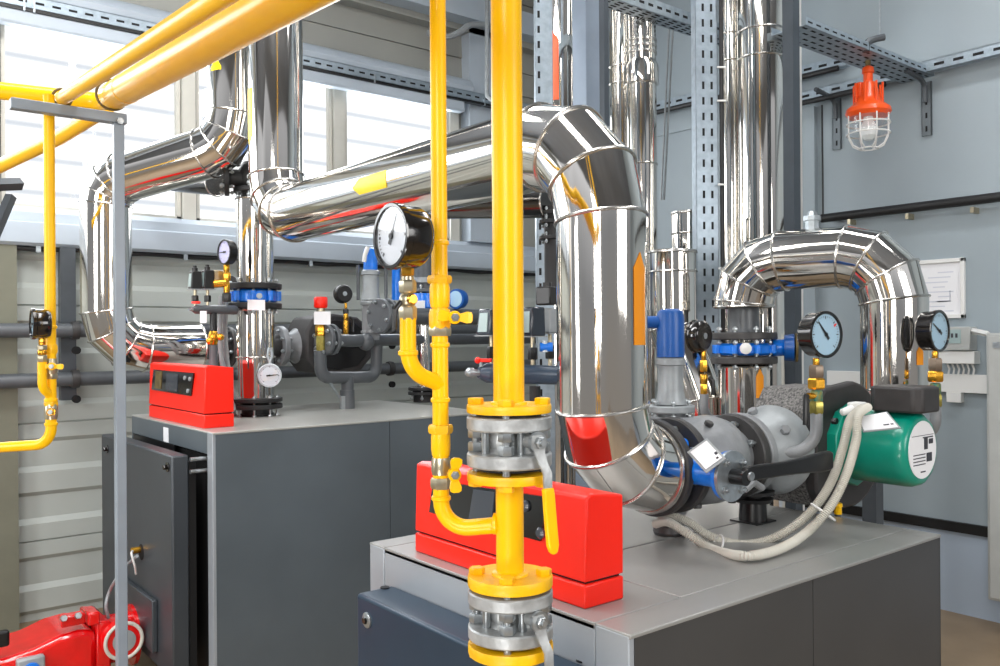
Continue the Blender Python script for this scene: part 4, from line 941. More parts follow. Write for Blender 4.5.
# rear manifold
t = thing('manifold', 'small dark grey safety manifold pipe with red tap at the rear boiler riser', 'manifold', P(212, 313, 5.15), 'safety manifolds')
a, b_ = P(196, 309.5, 5.0), P(238, 310, 5.35); dv = (b_ - a).normalized()
MB().lathe(a - dv * .03, dv, [(0, .012), (.03, .026), ((b_ - a).length, .028)], 24).build('pipe', 'pipe_grey', t)
MB().lathe(a - dv * .06, dv, [(0, .008), (.03, .010)], 12).build('tap', 'steel', t)
MB().box(P(196, 302.5, 5.0), (.05, .02, .014), Matrix.Rotation(-.9, 3, 'Z')).build('tap_handle', 'red', t, bev=.003)
MB().cyl(P(213.5, 313, 5.12), P(213.5, 331, 5.12), .022).build('drop_stem', 'black', t)
MB().lathe(P(213.5, 345, 5.12), UP, [(0, .02), (.03, .03), (.06, .03), (.085, .02)], 14).build('brass_valve', 'brass', t)
for q in (P(220.5, 337, 5.08), P(209.5, 341, 5.08)): MB().ball(q, .022, 12).build('brass_knob', 'brass', t)
MB().cyl(P(213.5, 345, 5.12), P(213.5, 372, 5.12), .026).build('drop_pipe', 'pipe_grey', t)
MB().prism([P(200, 311, 4.98), P(200, 323, 4.98), P(206.5, 323, 4.98), P(206.5, 311, 4.98)], FW * .003).build('label_tag', 'paper', t)
pswitch('left black pressure switch on the rear manifold', 188.5, 201.5, 271, 289, 5.05, 0, 306, True, m='black')
pswitch('right black pressure switch on the rear manifold, next to its gauge', 201, 214, 270, 289, 5.1, 0, 306, True, m='black')
c = P(227, 337, 5.15); t = thing('pressure_gauge', 'lilac-faced pressure gauge on brass fittings at the rear boiler riser', 'gauge', V((c.x, c.y, ZA(300, c))), 'pressure gauges')
M['dial_lilac'] = mat('lilac_dial', (.80, .79, .95), .4, 0, emit=.05)  # a little emission put into the dial, which is no lamp
gauge(t, P(223.5, 252, 5.1), (-1, -.15, 0), .076, .06, 180, 'black', 'dial_lilac')
stack(t, c, [(263, 272, .018, 'brass', 12, 'stem'), (272, 281, .024, 'brass', 6, 'brass_nut'), (281, 294, .019, 'brass', 12, 'tee'), (293, 302, .026, 'black', 6, 'union')])
MB().box(P(219, 276.5, 5.2), (.08, .06, .07)).build('block', 'brass_pale', t, bev=.004); MB().cyl(P(214, 284, 5.12), P(226, 283, 5.14), .024).build('side_plug', 'brass', t)
for k, (x0, d0) in enumerate(((221, 5.35), (226, 5.4))):
    MB().tube(spline([P(x0, 296, d0), P(x0 - 1, 330, d0), P(x0 + 1, 360, d0), P(x0 + 7, 392, d0), P(x0 + 14, 410, d0)], 8), .016, 10).build('flexible_conduit', 'castlight', None, ['left pale flexible conduit rising by the rear manifold', 'right pale flexible conduit rising by the rear manifold'][k], 'conduit', 'pale flexible conduits')
# pump line of the rear boiler
Y2, Z2 = 5.85, 1.945
def c2_(X): return V((X, Y2, Z2))
t = thing('check_valve', 'dark cast check valve at the end of the window-side polished pipe', 'valve', c2_(2.2), 'dark cast fittings')
MB().cyl(c2_(e.x if False else 2.12), c2_(2.66), .085).build('body', 'castdark', t)
for X in (2.20, 2.28): flange(t, c2_(X), U, .14, .028, 8, 'castdark', 'bolt', .013, .04)
MB().lathe(c2_(2.38), U, [(0, .09), (.06, .13), (.14, .13), (.2, .09)], 28).build('bulge', 'castdark', t)
t = thing('circulation_pump', 'dark insulated pump body behind the rear boiler riser', 'pump', c2_(3.1), 'circulation pumps')
flange(t, c2_(2.66), U, .145, .04, 8, 'cast', 'bolt', .014, .05)
MB().lathe(c2_(2.675), U, [(0, .09), (.06, .10), (.1, .13)], 28).build('inlet', 'cast', t)
L = [(x - .13, z + .01) for x, z in [(2.90, .10), (2.96, .20), (3.12, .225), (3.32, .20), (3.42, .12), (3.44, -.10), (3.34, -.20), (3.14, -.235), (2.98, -.20), (2.90, -.10)]]
MB().prism([V((x, Y2 - .2, Z2 - .0 + z)) for x, z in L], (0, .35, 0)).build('insulation_shell', 'epp_dark', t, bev=.02)
MB().prism([V((3.03 + (x - 3.03) * .8, Y2 - .21, Z2 + z * .8)) for x, z in L], (0, .02, 0)).build('shell_label', 'black', t, bev=.004)
# piping at the right side
def dsk(t, px, py, d, r, n=U, th=.03, m='pipe_grey'): return flange(t, P(px, py, d), n, r, th, 6, m, 'bolt', .014, .04)
e0 = PZ(347.5, 408.5, FZ)
dE = e0.x * FW.x + e0.y * FW.y; print('dE', dE, e0)
t = thing('grey_pipe', 'grey painted pipe loop with an upright leg on the rear boiler top', 'pipe', e0, 'grey painted pipes')
MB().cyl(e0, P(347.5, 376, dE), .043).build('leg', 'pipe_grey', t); MB().cyl(e0, e0 + UP * .13, .050).build('leg_sleeve', 'pipe_grey', t)
MB().tube(fillet([P(320, 350, dE - .25), P(321, 377.5, dE - .22), P(347, 377.5, dE), P(376, 377, dE + .25), P(377, 343, dE + .25)], .085, 8), .042, 20).build('loop', 'pipe_grey', t)
MB().tube([P(327, 378, dE - .2), P(343, 402, dE), P(344, 407, dE)], .010, 8).build('drain_tube', 'steel', t)
MB().box(e0 + V((-.05, -.02, .04)), (.03, .03, .10)).build('clip', 'castlight', t)
t = thing('grey_pipe', 'grey pipe with bolted end disc running right at mid height behind the gas pipes', 'pipe', P(331, 340, dE - .2), 'grey painted pipes')
dsk(t, 325, 339.5, dE - .24, .105, V((1, .15, 0))); dsk(t, 331, 339.5, dE - .19, .105, V((1, .15, 0)))
MB().tube([P(326, 339.5, dE - .24), P(352, 341, dE), P(366, 340, dE + .15), P(600, 338, dE + 2.2)], .043, 20).build('pipe', 'pipe_grey', t)
MB().ball(P(366, 342, dE + .12), .062, 18).build('elbow_bulge', 'pipe_grey', t)
t = thing('grey_pipe', 'upper grey pipe with large bolted disc left of the large gauge', 'pipe', P(384, 316, dE + .3), 'grey painted pipes')
dsk(t, 380, 316, dE - .1, .120, V((1, .2, 0)), .035); dsk(t, 387, 316, dE - .04, .120, V((1, .2, 0)), .035)
MB().tube([P(381, 316, dE - .1), P(600, 318, dE + 2.1)], .060, 24).build('pipe', 'pipe_grey', t)
t = thing('relief_valve', 'brass relief valve with a red cap and white label on rear boiler', 'valve', P(321, 352, dE - .25))
c = P(321, 337, dE - .25)
stack(t, c, [(297, 308, .046, 'red', 14, 'red_cap'), (308, 312, .03, 'brass_pale', 14, 'collar'), (325, 336, .038, 'brass', 6, 'hex_nut'), (336, 352, .034, 'brass_green', 8, 'body'), (312, 325, .030, 'brass_pale', 14, 'bonnet')])
MB().prism([P(314, 311.5, dE - .30), P(314, 324.5, dE - .30), P(330.5, 324.5, dE - .30), P(330.5, 311.5, dE - .30)], FW * .003).build('label_tag', 'paper', t)
c = P(346, 337, dE + .05); t = thing('pressure_gauge', 'small black gauge seen from behind, right of the red-capped valve', 'gauge', V((c.x, c.y, ZA(335, c))), 'pressure gauges')
gauge(t, P(342, 294, dE + .12), (.1, 1, 0), .068, .05, 60, 'black', 'dial')
bk = P(342, 294, dE + .12) - V((.1, 1, 0)).normalized() * .053; MB().lathe(bk, (-.1, -1, 0), [(0, .016), (.003, .016)], 16).build('back_plate_ring', 'steel', t)
stack(t, c, [(303, 309, .010, 'brass', 10, 'stem'), (309, 314, .02, 'black', 6, 'nut'), (314, 320, .018, 'brass', 12, 'valve_body'), (320, 334, .018, 'brass', 6, 'lower_nut')])
MB().tube([P(350, 317, dE), P(353, 320, dE), P(353, 332, dE)], .010, 8).build('lever', 'black', t)
t, c, z = safety('silver safety valve with a small blue cap behind the large gauge', 371, dE + .2, (248, 270, 300, 304, 332), (.05, .058, .075), 'blue', ZA(340, P(371, 337, dE + .2)))
MB().tube([P(368, 247, dE + .1), P(365, 255, dE + .1), P(364, 262, dE + .1)], .016, 8).build('lift_lever', 'white', t)
for dx in (-.09, .11): MB().cyl(V((c.x, c.y, z(300))) + RT * dx, V((c.x, c.y, z(265))) + RT * dx, .012).build('tie_rod', 'pipe_grey', t)
MB().cyl(P(396, 300, dE + .3), P(396, 266, dE + .3), .03).build('blue_post', 'blue', None, 'slim blue upright pipe beside the silver safety valve', 'pipe')
f0 = PZ(424, 402, FZ); dF = f0.x * FW.x + f0.y * FW.y
zf = lambda y: ZA(y, f0); fz_ = lambda y: V((f0.x, f0.y, zf(y)))
t = thing('clad_pipe', 'thin polished pipe on black flanged foot, behind the thin gas pipe', 'pipe', f0, 'polished clad pipes')
MB().lathe(f0, UP, [(0, .08), (.06, .075)], 24).build('foot', 'black_soft', t)
flange(t, fz_(393), UP, .12, .025, 6, 'black_soft', 'bolt', .013, .06); flange(t, fz_(388.5), UP, .12, .025, 6, 'black_soft', bolts=False)
clad(t, [fz_(386), fz_(312)], .048, rings=[0, 1], br=.004)
t = thing('butterfly_valve', 'small blue valve with round blue dial behind the thin gas pipe', 'valve', fz_(310), 'blue butterfly valves')
MB().lathe(fz_(309), UP, [(0, .12), (.01, .13), (zf(294) - zf(309), .13)], 28).build('body', 'blue', t)
flange(t, fz_(311.5), UP, .13, .02, 6, 'pipe_grey', 'bolt', .012, .05); flange(t, fz_(291), UP, .13, .025, 6, 'pipe_grey', 'bolt', .012, .05)
MB().cyl(fz_(300), P(450, 299, dF - .1), .04).build('spindle', 'blue', t)
MB().lathe(P(457, 299, dF - .1), (-.9, -.3, 0), [(-.05, .07), (.0, .078), (.02, .074)], 28).build('gear_case', 'blue_dark', t)
MB().lathe(P(457, 299, dF - .1) + V((-.9, -.3, 0)).normalized() * .02, (-.9, -.3, 0), [(0, .06), (.003, .06)], 28).build('dial', 'dial_blue', t)
MB().prism([P(409, 301, dF - .2), P(409, 310, dF - .2), P(425, 309, dF - .2), P(425, 300.5, dF - .2)], FW * .003).build('label_tag', 'paper', t)
t = thing('grey_pipe', 'dark grey upright pipe stub above the small blue valve', 'pipe', fz_(290), 'grey painted pipes')
MB().cyl(fz_(290), fz_(225), .075).build('pipe', 'pipe_grey', t); MB().cyl(fz_(283), fz_(278), .10).build('rim', 'castlight', t)

# ================================================================== BURNER
t = thing('burner', 'glossy red burner on the far door at the bottom left corner', 'burner', (1.0, 5.2, .2))
def PB(px, py, X=None, Y=None): return PY(px, py, Y) if Y else PX(px, py, X)
Yb = 5.18
mb = MB(); mb.lathe((1.44, Yb, .31), (-1, 0, 0), [(0, .17), (.02, .17), (.022, .13), (.24, .14)], 32); mb.build('flange_tube', 'red_gloss', t)
# main housing: prism in XZ
L = [(1.20, .43), (1.12, .45), (1.02, .44), (.90, .40), (.78, .385), (.30, .375), (.10, .31), (.10, .10), (1.20, .10)]
MB().prism([V((x, 4.98, z)) for x, z in L], (0, .42, 0)).build('housing', 'red_gloss', t, bev=.03)
L = [(1.28, .465), (1.20, .475), (1.20, .10), (1.28, .10)]
MB().prism([V((x, 5.0, z)) for x, z in L], (0, .36, 0)).build('collar', 'red_gloss', t, bev=.012)
c3 = PY(124, 641, 4.93)
MB().lathe((c3.x, 5.08, c3.z), (0, -1, 0), [(0, .10), (.13, .10), (.15, .09)], 36).build('air_drum', 'red_gloss', t)
MB().tube(ring_pts((c3.x, 4.93, c3.z), (0, -1, 0), .095, 40), .010, 8, closed=True).build('drum_rim', 'mullion', t)
MB().lathe((c3.x, 4.925, c3.z), (0, -1, 0), [(0, .06), (.004, .06), (.006, .02)], 28).build('drum_cover', 'castlight', t)
q = PY(72, 619, 5.02)
mb = MB(); mb.box(q, (.12, .07, .06)); mb.box(q + V((.10, .0, -.01)), (.06, .09, .07)); mb.build('bracket', 'red_gloss', t, bev=.01)
for dx in (-.05, .02): b = MB(); hexnut(b, q + V((dx, -.03, .02)), (0, -1, .3), .018, .03); b.build('screw', 'bolt', t)
q = PY(30, 664, 4.975)
MB().box(q + V((0, -.01, -.03)), (.13, .05, .14)).build('switch_plate', 'castlight', t, bev=.01)
MB().lathe(q + V((0, -.035, -.025)), (0, -1, 0), [(0, .042), (.012, .04)], 28).build('blue_button', 'blue', t)
q = PY(2, 638, 4.99); MB().box(q + V((-.05, -.01, 0)), (.16, .05, .08)).build('black_handle', 'black', t, bev=.012)
MB().tube(spline([PY(110, 622, 5.1), PY(106, 606, 5.1), PY(110, 590, 5.1), PY(117, 578, 5.0), PX(126, 566, 1.42), PX(137, 556, 1.42)], 8), .009, 8).build('cable', 'castlight', t)
M['col_pale'] = mat('pale_column_paint', (.52, .57, .63), .45, .05, noise=.04)
# ================================================================== STRUTS, TRAYS, LAMP, WALL ITEMS
def strut_t(label, p0, p1, w, dpt, side, grp='slotted steel channels', **k):
    t = thing('slotted_channel', label, 'channel', p0, grp); strut(t, p0, p1, w, dpt, side, **k); return t
# window strut on left wall
a = PY(-40, 2, YW - .2); zst = 4.335
st = strut_t('long slotted steel channel across the top of the windows', V((-2.5, YW - .20, zst)), V((6.3, YW - .20, zst)), .085, .06, (0, -1, 0), pitch=.105, slot=(.055, .016))
MB().bb(-2.5, 6.3, YW - .205, YW - .15, zst - .066, zst - .044).build('cable', 'black', st)
for px in (25, 35, 375, 485): q = PY(px, 100, YW - .21); MB().bb(q.x - .006, q.x + .006, YW - .212, YW - .14, zst - .07, zst + .01).build('clip', 'steel', st)
# pale housings under the strut
for (x0, x1, lab) in ((.4, 2.0, 'pale strip light housing at the top of the left window'), (3.1, 4.95, 'pale strip light housing at the top of the right window')):
    t = thing('strip_light', lab, 'light fitting', ((x0 + x1) / 2, YW - .14, 4.18), 'strip lights over the windows')
    MB().bb(x0, x1, YW - .19, YW - .09, 4.17, 4.285).build('housing', 'sill', t, bev=.02); MB().bb(x0 - .03, x0, YW - .18, YW - .10, 4.18, 4.26).build('end_cap', 'cast', t, bev=.01)
# vertical slotted uprights
c = P(708.5, 337, 5.15)
t = strut_t('tall slotted steel upright with two columns of slots near the wide flue', V((c.x, c.y, 0)), V((c.x, c.y, 5.69)), .138, .07, (-.50, -.86, 0), pitch=.092, slot=(.045, .014), rows=(-.16, .22))
q = V((c.x, c.y, 0)) + RT * .088 - FW * .0
MB().tube([q, q + UP * 5.69], .013, 10).build('cable', 'black_soft', None, 'black cable running up the slotted upright', 'cable')
q2 = V((c.x, c.y, 0)) + RT * .078
mb = MB()
for z in (1.75, 2.4, 2.9, 3.4, 3.6): MB().tube([V((q.x, q.y, z)) - RT * .03 - FW * .02, V((q.x, q.y, z)) + RT * .02 - FW * .02], .006, 6).build('cable_tie', 'white', t)
c = P(546, 337, 4.9)
strut_t('slotted steel upright half hidden between the gas pipe and flue', V((c.x, c.y, 0)), V((c.x, c.y, 5.69)), .10, .06, (-.55, -.83, 0), pitch=.085, slot=(.04, .014), rows=(-.3,))
# dark column + light strip
c = P(793, 337, 5.25)
t = thing('steel_column', 'dark grey steel column right of the wide flue', 'column', (c.x, c.y, 0)); MB().bb(c.x - .036, c.x + .036, c.y - .036, c.y + .036, 0, 5.69).build('post', 'column', t)
for k in (-1, 1): MB().box((c.x, c.y, .01), (.16, .16, .02)).build('base_plate', 'column', t) if k > 0 else None
c = P(801, 337, 6.7)
MB().bb(c.x - .014, c.x + .014, c.y - .014, c.y + .014, 0, 5.69).build('conduit', 'white', None, 'thin white conduit running up beside the dark steel column', 'conduit')
c = P(589.5, 337, 5.4)
t = thing('steel_column', 'pale blue-grey steel column behind the top elbow of the largest pipe', 'column', (c.x, c.y, 0)); MB().box((c.x, c.y, 2.845), (.145, .12, 5.68), Matrix.Rotation(-YAW, 3, 'Z') if False else None).build('post', 'col_pale', t)
c = P(606, 337, 5.2)
MB().bb(c.x - .02, c.x + .02, c.y - .02, c.y + .02, 0, 5.69).build('steel_angle', 'column', None, 'narrow dark steel angle beside the wide polished flue', 'steel angle')
# right wall struts

zz = 4.0
t = strut_t('slotted channel fixed along the right wall behind the orange lamp', PX(798, 98, XW - .13), V((XW - .13, -2.0, PX(798, 98, XW - .13).z)), .08, .06, (-1, 0, 0), pitch=.13, slot=(.07, .02))
t = strut_t('upper slotted channel on the right wall, ending at the lamp tray', PX(652, 107, XW - .13), PX(846, 60, XW - .13), .08, .06, (-1, 0, 0), pitch=.13, slot=(.07, .02))
for (pa, pb, lab) in (((798, 104), (885, 84), 'black cable under the wall channel left of the orange lamp'), ((650, 114), (838, 68), 'black cable under the upper wall channel')):
    MB().tube([PX(*pa, XW - .14), PX(*pb, XW - .14)], .022, 10).build('cable', 'black_soft', None, lab, 'cable', 'black cables along the wall channels')
# tray along X with the lamp
yT = PX(926, 76, XW).y; zT = ZA(78, (XW, yT)); print('tray', yT, zT)
def tray(label, x0, x1, y, z, w=.30, lh=.09):
    t = thing('cable_tray', label, 'cable tray', ((x0 + x1) / 2, y, z), 'overhead cable trays')
    mb = MB(); mb.bb(x0, x1, y - w / 2, y + w / 2, z, z + .004); mb.bb(x0, x1, y - w / 2, y - w / 2 + .004, z, z + lh); mb.bb(x0, x1, y + w / 2 - .004, y + w / 2, z, z + lh)
    mb.mi = 1; n = int((x1 - x0) / .09)
    for i in range(n):
        x = x0 + (i + .5) * (x1 - x0) / n
        for r_ in (-.35, -.12, .12, .35): mb.bb(x - .025, x + .025, y + w * r_ - .008, y + w * r_ + .008, z - .001, z)
        mb.bb(x - .025, x + .025, y - w / 2 - .001, y - w / 2, z + lh * .4, z + lh * .6)
    mb.build('tray', ['zinc', 'gap'], t); return t
tray('slotted cable tray reaching the right wall, carrying the orange lamp', 4.72, XW, yT + .06, zT, .24, .05)
yT2 = P(640, 12, 5.9).y; p = P(650, 17, 5.9)
tray('narrow slotted cable tray crossing behind the upright at the top of the picture', 3.4, XW - .2, p.y, p.z, .14)
MB().tube([V((4.0, p.y, p.z + .034)), V((5.9, p.y, p.z + .034))], .028, 10).build('cable_bundle', 'black_soft', None, 'dark cable bundle lying in the narrow overhead tray', 'cable')
# L brackets
def lbr(label, px, ya, yb):
    q = PX(px, ya, XW - .10); zb = ZA(yb, q)
    t = thing('wall_bracket', label, 'bracket', (q.x, q.y, zb), 'slotted wall brackets'); strut(t, V((XW - .02, q.y, q.z)), V((XW - .02, q.y, zb)), .07, .03, (-1, 0, 0), pitch=.09, slot=(.04, .014), m='bracket_zinc')
    MB().tube(fillet([V((XW - .03, q.y, q.z - .15)), V((XW - .05, q.y, q.z + .0)), V((XW - .32, q.y, q.z + .03))], .08, 6), .018, 8).build('arm', 'bracket', t)
M['bracket_zinc'] = mat('dull_zinc', (.45, .48, .50), .45, .4, noise=.1)
lbr('slotted wall bracket under the tray right of the orange lamp', 921, 80, 134)
lbr('slotted wall bracket left of the orange lamp', 831, 98, 148)
# lamp
c = P(868, 70, 5.9); zl = lambda y: ZA(y, c)
t = thing('hazard_lamp', 'orange caged industrial lamp hanging from the cable tray', 'lamp', (c.x, c.y, zl(149)))
k = 5.9 / F * .9
def pr(L): z0 = zl(L[0][0]); return [(0 + zl(y) - zl(L[0][0]), r * k) for y, r in L]
L = [(117, 21), (113, 24), (109, 23), (103, 15), (98, 12), (88, 10), (83, 8), (82, 5), (74, 5), (73, 6.5), (68, 6), (66, 3)]
MB().lathe((c.x, c.y, zl(117)), UP, pr(L), 30).build('housing', 'orange', t)
mb = MB()
for kk in range(8):
    a = kk * math.pi / 4 + .3; dr = V((math.cos(a), math.sin(a), 0)); o = V((c.x, c.y, 0))
    q = o + dr * 15 * k; mb.box((q.x, q.y, (zl(84) + zl(108)) / 2), (.012, .012, zl(84) - zl(108)))
mb.build('fins', 'orange', t, bev=.002)
MB().box(V((c.x, c.y, zl(90))) - RT * .062, (.05, .05, .10)).build('junction_box', 'orange', t, bev=.008)
L = [(147, 4), (144, 12), (138, 16), (128, 17.5), (117, 18)]
MB().lathe((c.x, c.y, zl(147)), UP, pr(L), 28, cap=False).build('glass_globe', 'glass2', t) if 'glass2' in M else None
MB().lathe((c.x, c.y, zl(140)), UP, pr([(140, 4), (136, 9), (128, 10), (122, 6), (117, 5)]), 24).build('bulb', 'bulb', t) if 'bulb' in M else None
cg_ = MB()
for kk in range(8):
    a = kk * math.pi / 4 + .1; dr = V((math.cos(a), math.sin(a), 0)); o = V((c.x, c.y, 0))
    cg_.tube([o + dr * 22 * k + UP * zl(116), o + dr * 22 * k + UP * zl(136), o + dr * 17 * k + UP * zl(145), o + dr * 9 * k + UP * zl(149)], .0052, 6)
for y, r in ((124, 22.6), (134, 22.4), (148.5, 10)): cg_.tube(ring_pts((c.x, c.y, zl(y)), UP, r * k, 28), .0052, 6, closed=True)
cg_.build('wire_cage', 'white', t)
MB().tube([V((c.x, c.y, zl(68))), V((c.x, c.y, zT))], .018, 10).build('hanger', 'rust', t)
# hook + cable above lamp
q = P(874, 50, 5.9)
MB().tube(spline([P(866, 52, 5.7), P(867, 44, 5.7), P(872, 40, 5.7), P(884, 37, 5.7)], 6), .024, 8).build('cable_hook', 'bracket', None, 'grey curved cable hook on top of the lamp tray', 'hook')
MB().tube([P(880, 39, 5.75), P(879, -60, 5.75)], .006, 6).build('hanging_wire', 'steel', None, 'thin steel wire rising from the hook above the lamp', 'wire')
for k_, (x0, x1) in enumerate(((669, 661), (673, 664))): MB().tube([P(x0, 28, 6.5), P(x1, 200, 6.5)], .008, 6).build('hanging_wire', 'castlight', None, ['left thin pale wire hanging between the flues', 'right thin pale wire hanging between the flues'][k_], 'wire', 'thin pale wires between the flues')
# conduit loop on upper left wall
MB().tube(fillet([P(487, -20, 8.0), P(487, 96, 8.0), P(492, 100, 8.0)], .03, 4), .02, 8).build('conduit', 'castlight', None, 'slim grey conduit dropping beside the thick gas pipe at the top', 'conduit')
MB().tube(spline([PY(428, 33, YW - .25), PY(445, 37, YW - .25), PY(460, 32, YW - .3), PY(470, 25, YW - .33), PY(489, 25, YW - .33)], 6), .03, 8).build('conduit', 'castlight', None, 'pale curved conduit on the upper wall left of the thick gas pipe', 'conduit')
# black pipe on the right wall
a = PX(822, 218.5, XW - .08); b_ = V((a.x, -2.0, a.z))
t = thing('wall_pipe', 'long black pipe fixed along the right wall above the framed sheet', 'pipe', a)
MB().cyl(a, b_, .034).build('pipe', 'black_soft', t)
for px in (850, 908, 973): q = PX(px, 218.5 - (px - 822) * .103, XW - .07); MB().bb(q.x - .02, XW, q.y - .012, q.y + .012, q.z - .07, q.z - .03).build('pipe_clip', 'brass_pale', t)
# framed sheet
pa = PX(919, 258, XW - .02); pb = PX(965, 318, XW - .02)
t = thing('framed_sheet', 'white framed paper sheet hung on the right wall', 'picture', (XW - .02, (pa.y + pb.y) / 2, pb.z))
y1_, y0_, z1_, z0_ = pa.y + .12, pb.y, pa.z - .02, pb.z
fr = MB(); w_f = .028
for bx in ((y0_, y1_, z0_, z0_ + w_f), (y0_, y1_, z1_ - w_f, z1_), (y0_, y0_ + w_f, z0_, z1_), (y1_ - w_f, y1_, z0_, z1_)): fr.bb(XW - .03, XW, *bx)
fr.build('frame', 'white', t, bev=.003); sh = MB().bb(XW - .012, XW, y0_ + w_f, y1_ - w_f, z0_ + w_f, z1_ - w_f).build('paper', 'paper', t)
M['faint'] = mat('faint_print', (.82, .83, .87), .6)
mb = MB()
for i in range(9):
    z = z1_ - .10 - i * .035; L0 = .06 + (i * 37 % 5) * .035
    mb.bb(XW - .013, XW - .0125, y0_ + .08 + (i * 13 % 4) * .02, y0_ + .08 + L0 + .05, z, z + .008)
mb.bb(XW - .013, XW - .0125, y0_ + .10, y0_ + .20, z0_ + .12, z0_ + .13); mb.bb(XW - .013, XW - .0125, y0_ + .10, y0_ + .11, z0_ + .12, z0_ + .2)
mb.build('print', 'faint', sh)
# meter box with wires
pa = PX(940, 327, XW - .12); pb = PX(970, 352, XW - .12)
t = thing('meter_box', 'pale electric meter box with a small display on the right wall', 'meter', (XW - .06, (pa.y + pb.y) / 2, pb.z))
MB().bb(XW - .12, XW, pb.y, pa.y, pb.z + .01, pa.z).build('case', 'cabinet', t, bev=.006)
MB().bb(XW - .125, XW - .12, pb.y + .06, pa.y - .03, pb.z + .06, pa.z - .02).build('display', 'lcd_light', t)
mb = MB()
for kx in range(3): mb.bb(XW - .127, XW - .125, pb.y + .08 + kx * .03, pb.y + .095 + kx * .03, pb.z + .1, pb.z + .13)
mb.build('display_marks', 'ink', t)
pc = PX(965, 364, XW - .1)
MB().bb(XW - .10, XW, pb.y - .02, pa.y + .02, pc.z, pb.z + .005).build('terminal_cover', 'white', t, bev=.004)
ztr = ZA(374, (XW, pa.y))
for i in range(6):
    yy = pb.y + .0 + (pa.y - pb.y) * (i + .5) / 6; MB().tube([V((XW - .06, yy, pc.z + .01)), V((XW - .05, yy - .015, (pc.z + ztr) / 2)), V((XW - .04, yy, ztr - .02))], .007, 8).build('wire', 'white', t)
# trunking
pa = PX(883, 372, XW); pb = PX(886, 389, XW)
t = thing('cable_trunking', 'white plastic trunking running along the right wall', 'trunking', (XW, 3.3, pb.z))
MB().bb(XW - .05, XW, 2.3, PX(830, 370, XW).y, pb.z, pa.z).build('channel', 'white', t, bev=.003)
q = PX(957, 402, XW); MB().bb(XW - .055, XW, q.y - .05, q.y + .05, q.z, pb.z).build('junction_cover', 'white', t, bev=.003)
# cabinet at right edge
a = PX(986, 333, XW - .28); b_ = PX(990, 600, XW - .28)
t = thing('electric_cabinet', 'pale grey electric cabinet at the right edge of the picture', 'cabinet', (XW - .14, a.y - .35, b_.z))
MB().bb(XW - .28, XW - .035, a.y - .8, a.y, b_.z, a.z).build('case', 'cabinet', t, bev=.006)
MB().bb(XW - .30, XW - .281, a.y - .79, a.y - .02, b_.z + .02, a.z - .02).build('door', 'cabinet', t, bev=.004)
q = PX(994, 345, XW - .31); MB().bb(XW - .305, XW - .30, q.y - .10, q.y + .01, q.z - .02, q.z + .02).build('name_plate', 'steel', t)
mb = MB(); mb.tube([PX(969, 330, XW - .05), PX(988, 334, XW - .22)], .02, 4); mb.build('cable_entry', 'white', t)
# left wall grey pipes, clamps and channel
for (y, lab) in ((330.5, 'upper grey painted pipe clamped along the left wall'), (380.5, 'lower grey painted pipe clamped along the left wall')):
    q = PY(30, y, 6.62); t = thing('wall_pipe', lab, 'pipe', (1, 6.62, q.z), 'grey pipes along the left wall')
    MB().cyl((-2.5, 6.62, q.z), (6.2, 6.62, q.z), .050, n=30).build('pipe', 'pipe_grey', t)
    for px in (75, 390, -60):
        s = PY(px, y, 6.62); cl = MB(); cl.lathe((s.x - .025, 6.62, q.z), (1, 0, 0), [(0, .062), (.018, .066), (.05, .062)], 28); o = cl.build('pipe_clamp', 'castdark', t)
        MB().lathe((s.x, 6.60, q.z - .14), (0, -1, 0), [(0, .028), (.03, .028)], 16).build('stand_off', 'gap', t)
q = PY(67, 300, 6.74); zb = PY(67, 400, 6.74).z
MB().bb(q.x - .05, q.x + .05, 6.70, 6.78, zb, 2.66).build('wall_channel', 'bracket', None, 'dark upright channel holding the wall pipes below the sill', 'channel')
# black cable under the sill
mb = MB(); L = []
for i in range(60): x = -2.5 + i * .15; L.append(V((x, YW - .10, 2.645 + .006 * math.sin(i * 1.7))))
t = thing('cable', 'black cable clipped under the window sill', 'cable', L[0]); MB().tube(L, .018, 8).build('cable', 'black_soft', t)
for px in (38, 185, 310): q = PY(px, 255, YW - .11); MB().box((q.x, YW - .115, 2.64), (.03, .03, .05)).build('clip', 'steel', t)
# thin cable on right wall near column
MB().tube([PX(822, 105, XW - .06), PX(823, 215, XW - .06)], .008, 6).build('wall_cable', 'black_soft', None, 'thin dark cable running down the wall beside the pale pilaster', 'cable')
# ================================================================== LIGHT, WORLD, CAMERA
w = bpy.data.worlds.new('sky'); sc.world = w; w.use_nodes = True; nt = w.node_tree
bg = nt.nodes['Background']; tc = nt.nodes.new('ShaderNodeTexCoord'); sp = nt.nodes.new('ShaderNodeSeparateXYZ')
r = nt.nodes.new('ShaderNodeValToRGB'); mr = nt.nodes.new('ShaderNodeMapRange'); mr.inputs['From Min'].default_value = -1
nt.links.new(tc.outputs['Generated'], sp.inputs[0]); nt.links.new(sp.outputs['Z'], mr.inputs['Value']); nt.links.new(mr.outputs[0], r.inputs[0])
r.color_ramp.elements[0].position = .42; r.color_ramp.elements[0].color = (.32, .30, .28, 1)
e_ = r.color_ramp.elements.new(.56); e_.color = (.30, .31, .33, 1)
r.color_ramp.elements[2].position = .72; r.color_ramp.elements[2].color = (1.0, 1.02, 1.08, 1)
nt.links.new(r.outputs[0], bg.inputs[0]); bg.inputs[1].default_value = .75
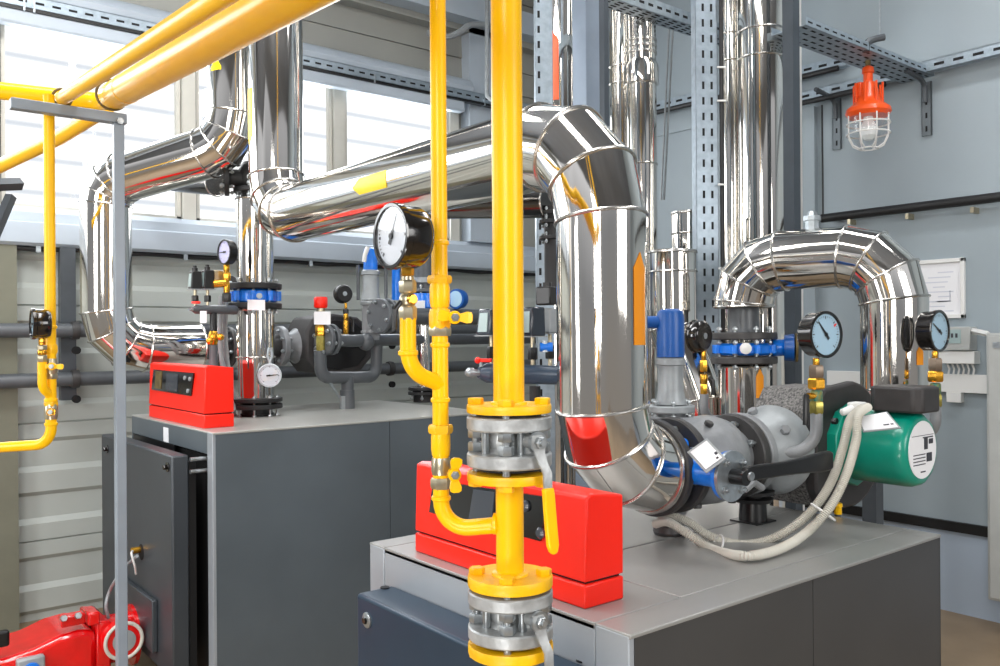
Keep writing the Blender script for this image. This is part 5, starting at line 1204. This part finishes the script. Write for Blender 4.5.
def area(name, loc, target, sx, sy, e, col=(1, 1, 1)):
    l = bpy.data.lights.new(name, 'AREA'); l.shape = 'RECTANGLE'; l.size = sx; l.size_y = sy; l.energy = e; l.color = col
    o = bpy.data.objects.new(name, l); COL.objects.link(o); o.location = loc
    o.rotation_euler = (V(target) - V(loc)).to_track_quat('-Z', 'Y').to_euler(); return o
for i in range(6):
    area('window_light', ((mx[i] + mx[i + 1]) / 2, YW - .04, 3.65), ((mx[i] + mx[i + 1]) / 2, 0, 3.2), 1.1, 1.3, 26, (.93, .97, 1))
area('overhead_fill', (1.2, 1.6, 5.5), (1.2, 1.6, 0), .5, 3.2, 75)  # overhead fills added for brightness; no ceiling fittings are modelled
area('overhead_fill', (4.6, 1.8, 5.5), (4.6, 1.8, 0), .5, 3.2, 70)
area('overhead_fill', (2.8, 4.6, 5.5), (2.8, 4.6, 0), 3.0, .4, 50)
area('fill_light', (-2.6, -1.2, 3.2), (3, 3, 1.3), 1.6, 2.6, 130, (1, .98, .95))
area('fill_light', (-.9, .2, .35), (.9, 2.4, 2.9), .8, .8, 22)
area('wall_fill', (.2, 3.6, 5.3), (1.6, 6.85, 1.3), 2.2, .5, 90)  # added fills that brighten the left wall; no such lamps stand there
area('wall_fill', (-2.4, 3.6, 2.4), (1.8, 6.6, 1.2), 1.0, 1.6, 70)
area('fill_light', (2.8, -3.2, 3.0), (3.2, 3, 1.4), 2.2, 2.0, 90, (1, .98, .96))
cam = bpy.data.cameras.new('camera'); co = bpy.data.objects.new('camera', cam); COL.objects.link(co); sc.camera = co
cam.sensor_width = 36; cam.lens = F / 1000 * 36; cam.shift_y = (CY - 333) / 1000.0; cam.clip_start = .05
r3 = Matrix((RT, UP, -FW)).transposed()
co.matrix_world = Matrix.Translation((0, 0, H)) @ (r3 @ Matrix.Rotation(-ROLL, 3, 'Z')).to_4x4()
sc.view_settings.view_transform = 'Standard'; sc.view_settings.look = 'None'; sc.view_settings.exposure = .18
sc.cycles.max_bounces = 10; sc.cycles.glossy_bounces = 6; sc.cycles.transparent_max_bounces = 12; sc.cycles.use_denoising = True
sc.cycles.sample_clamp_indirect = 6
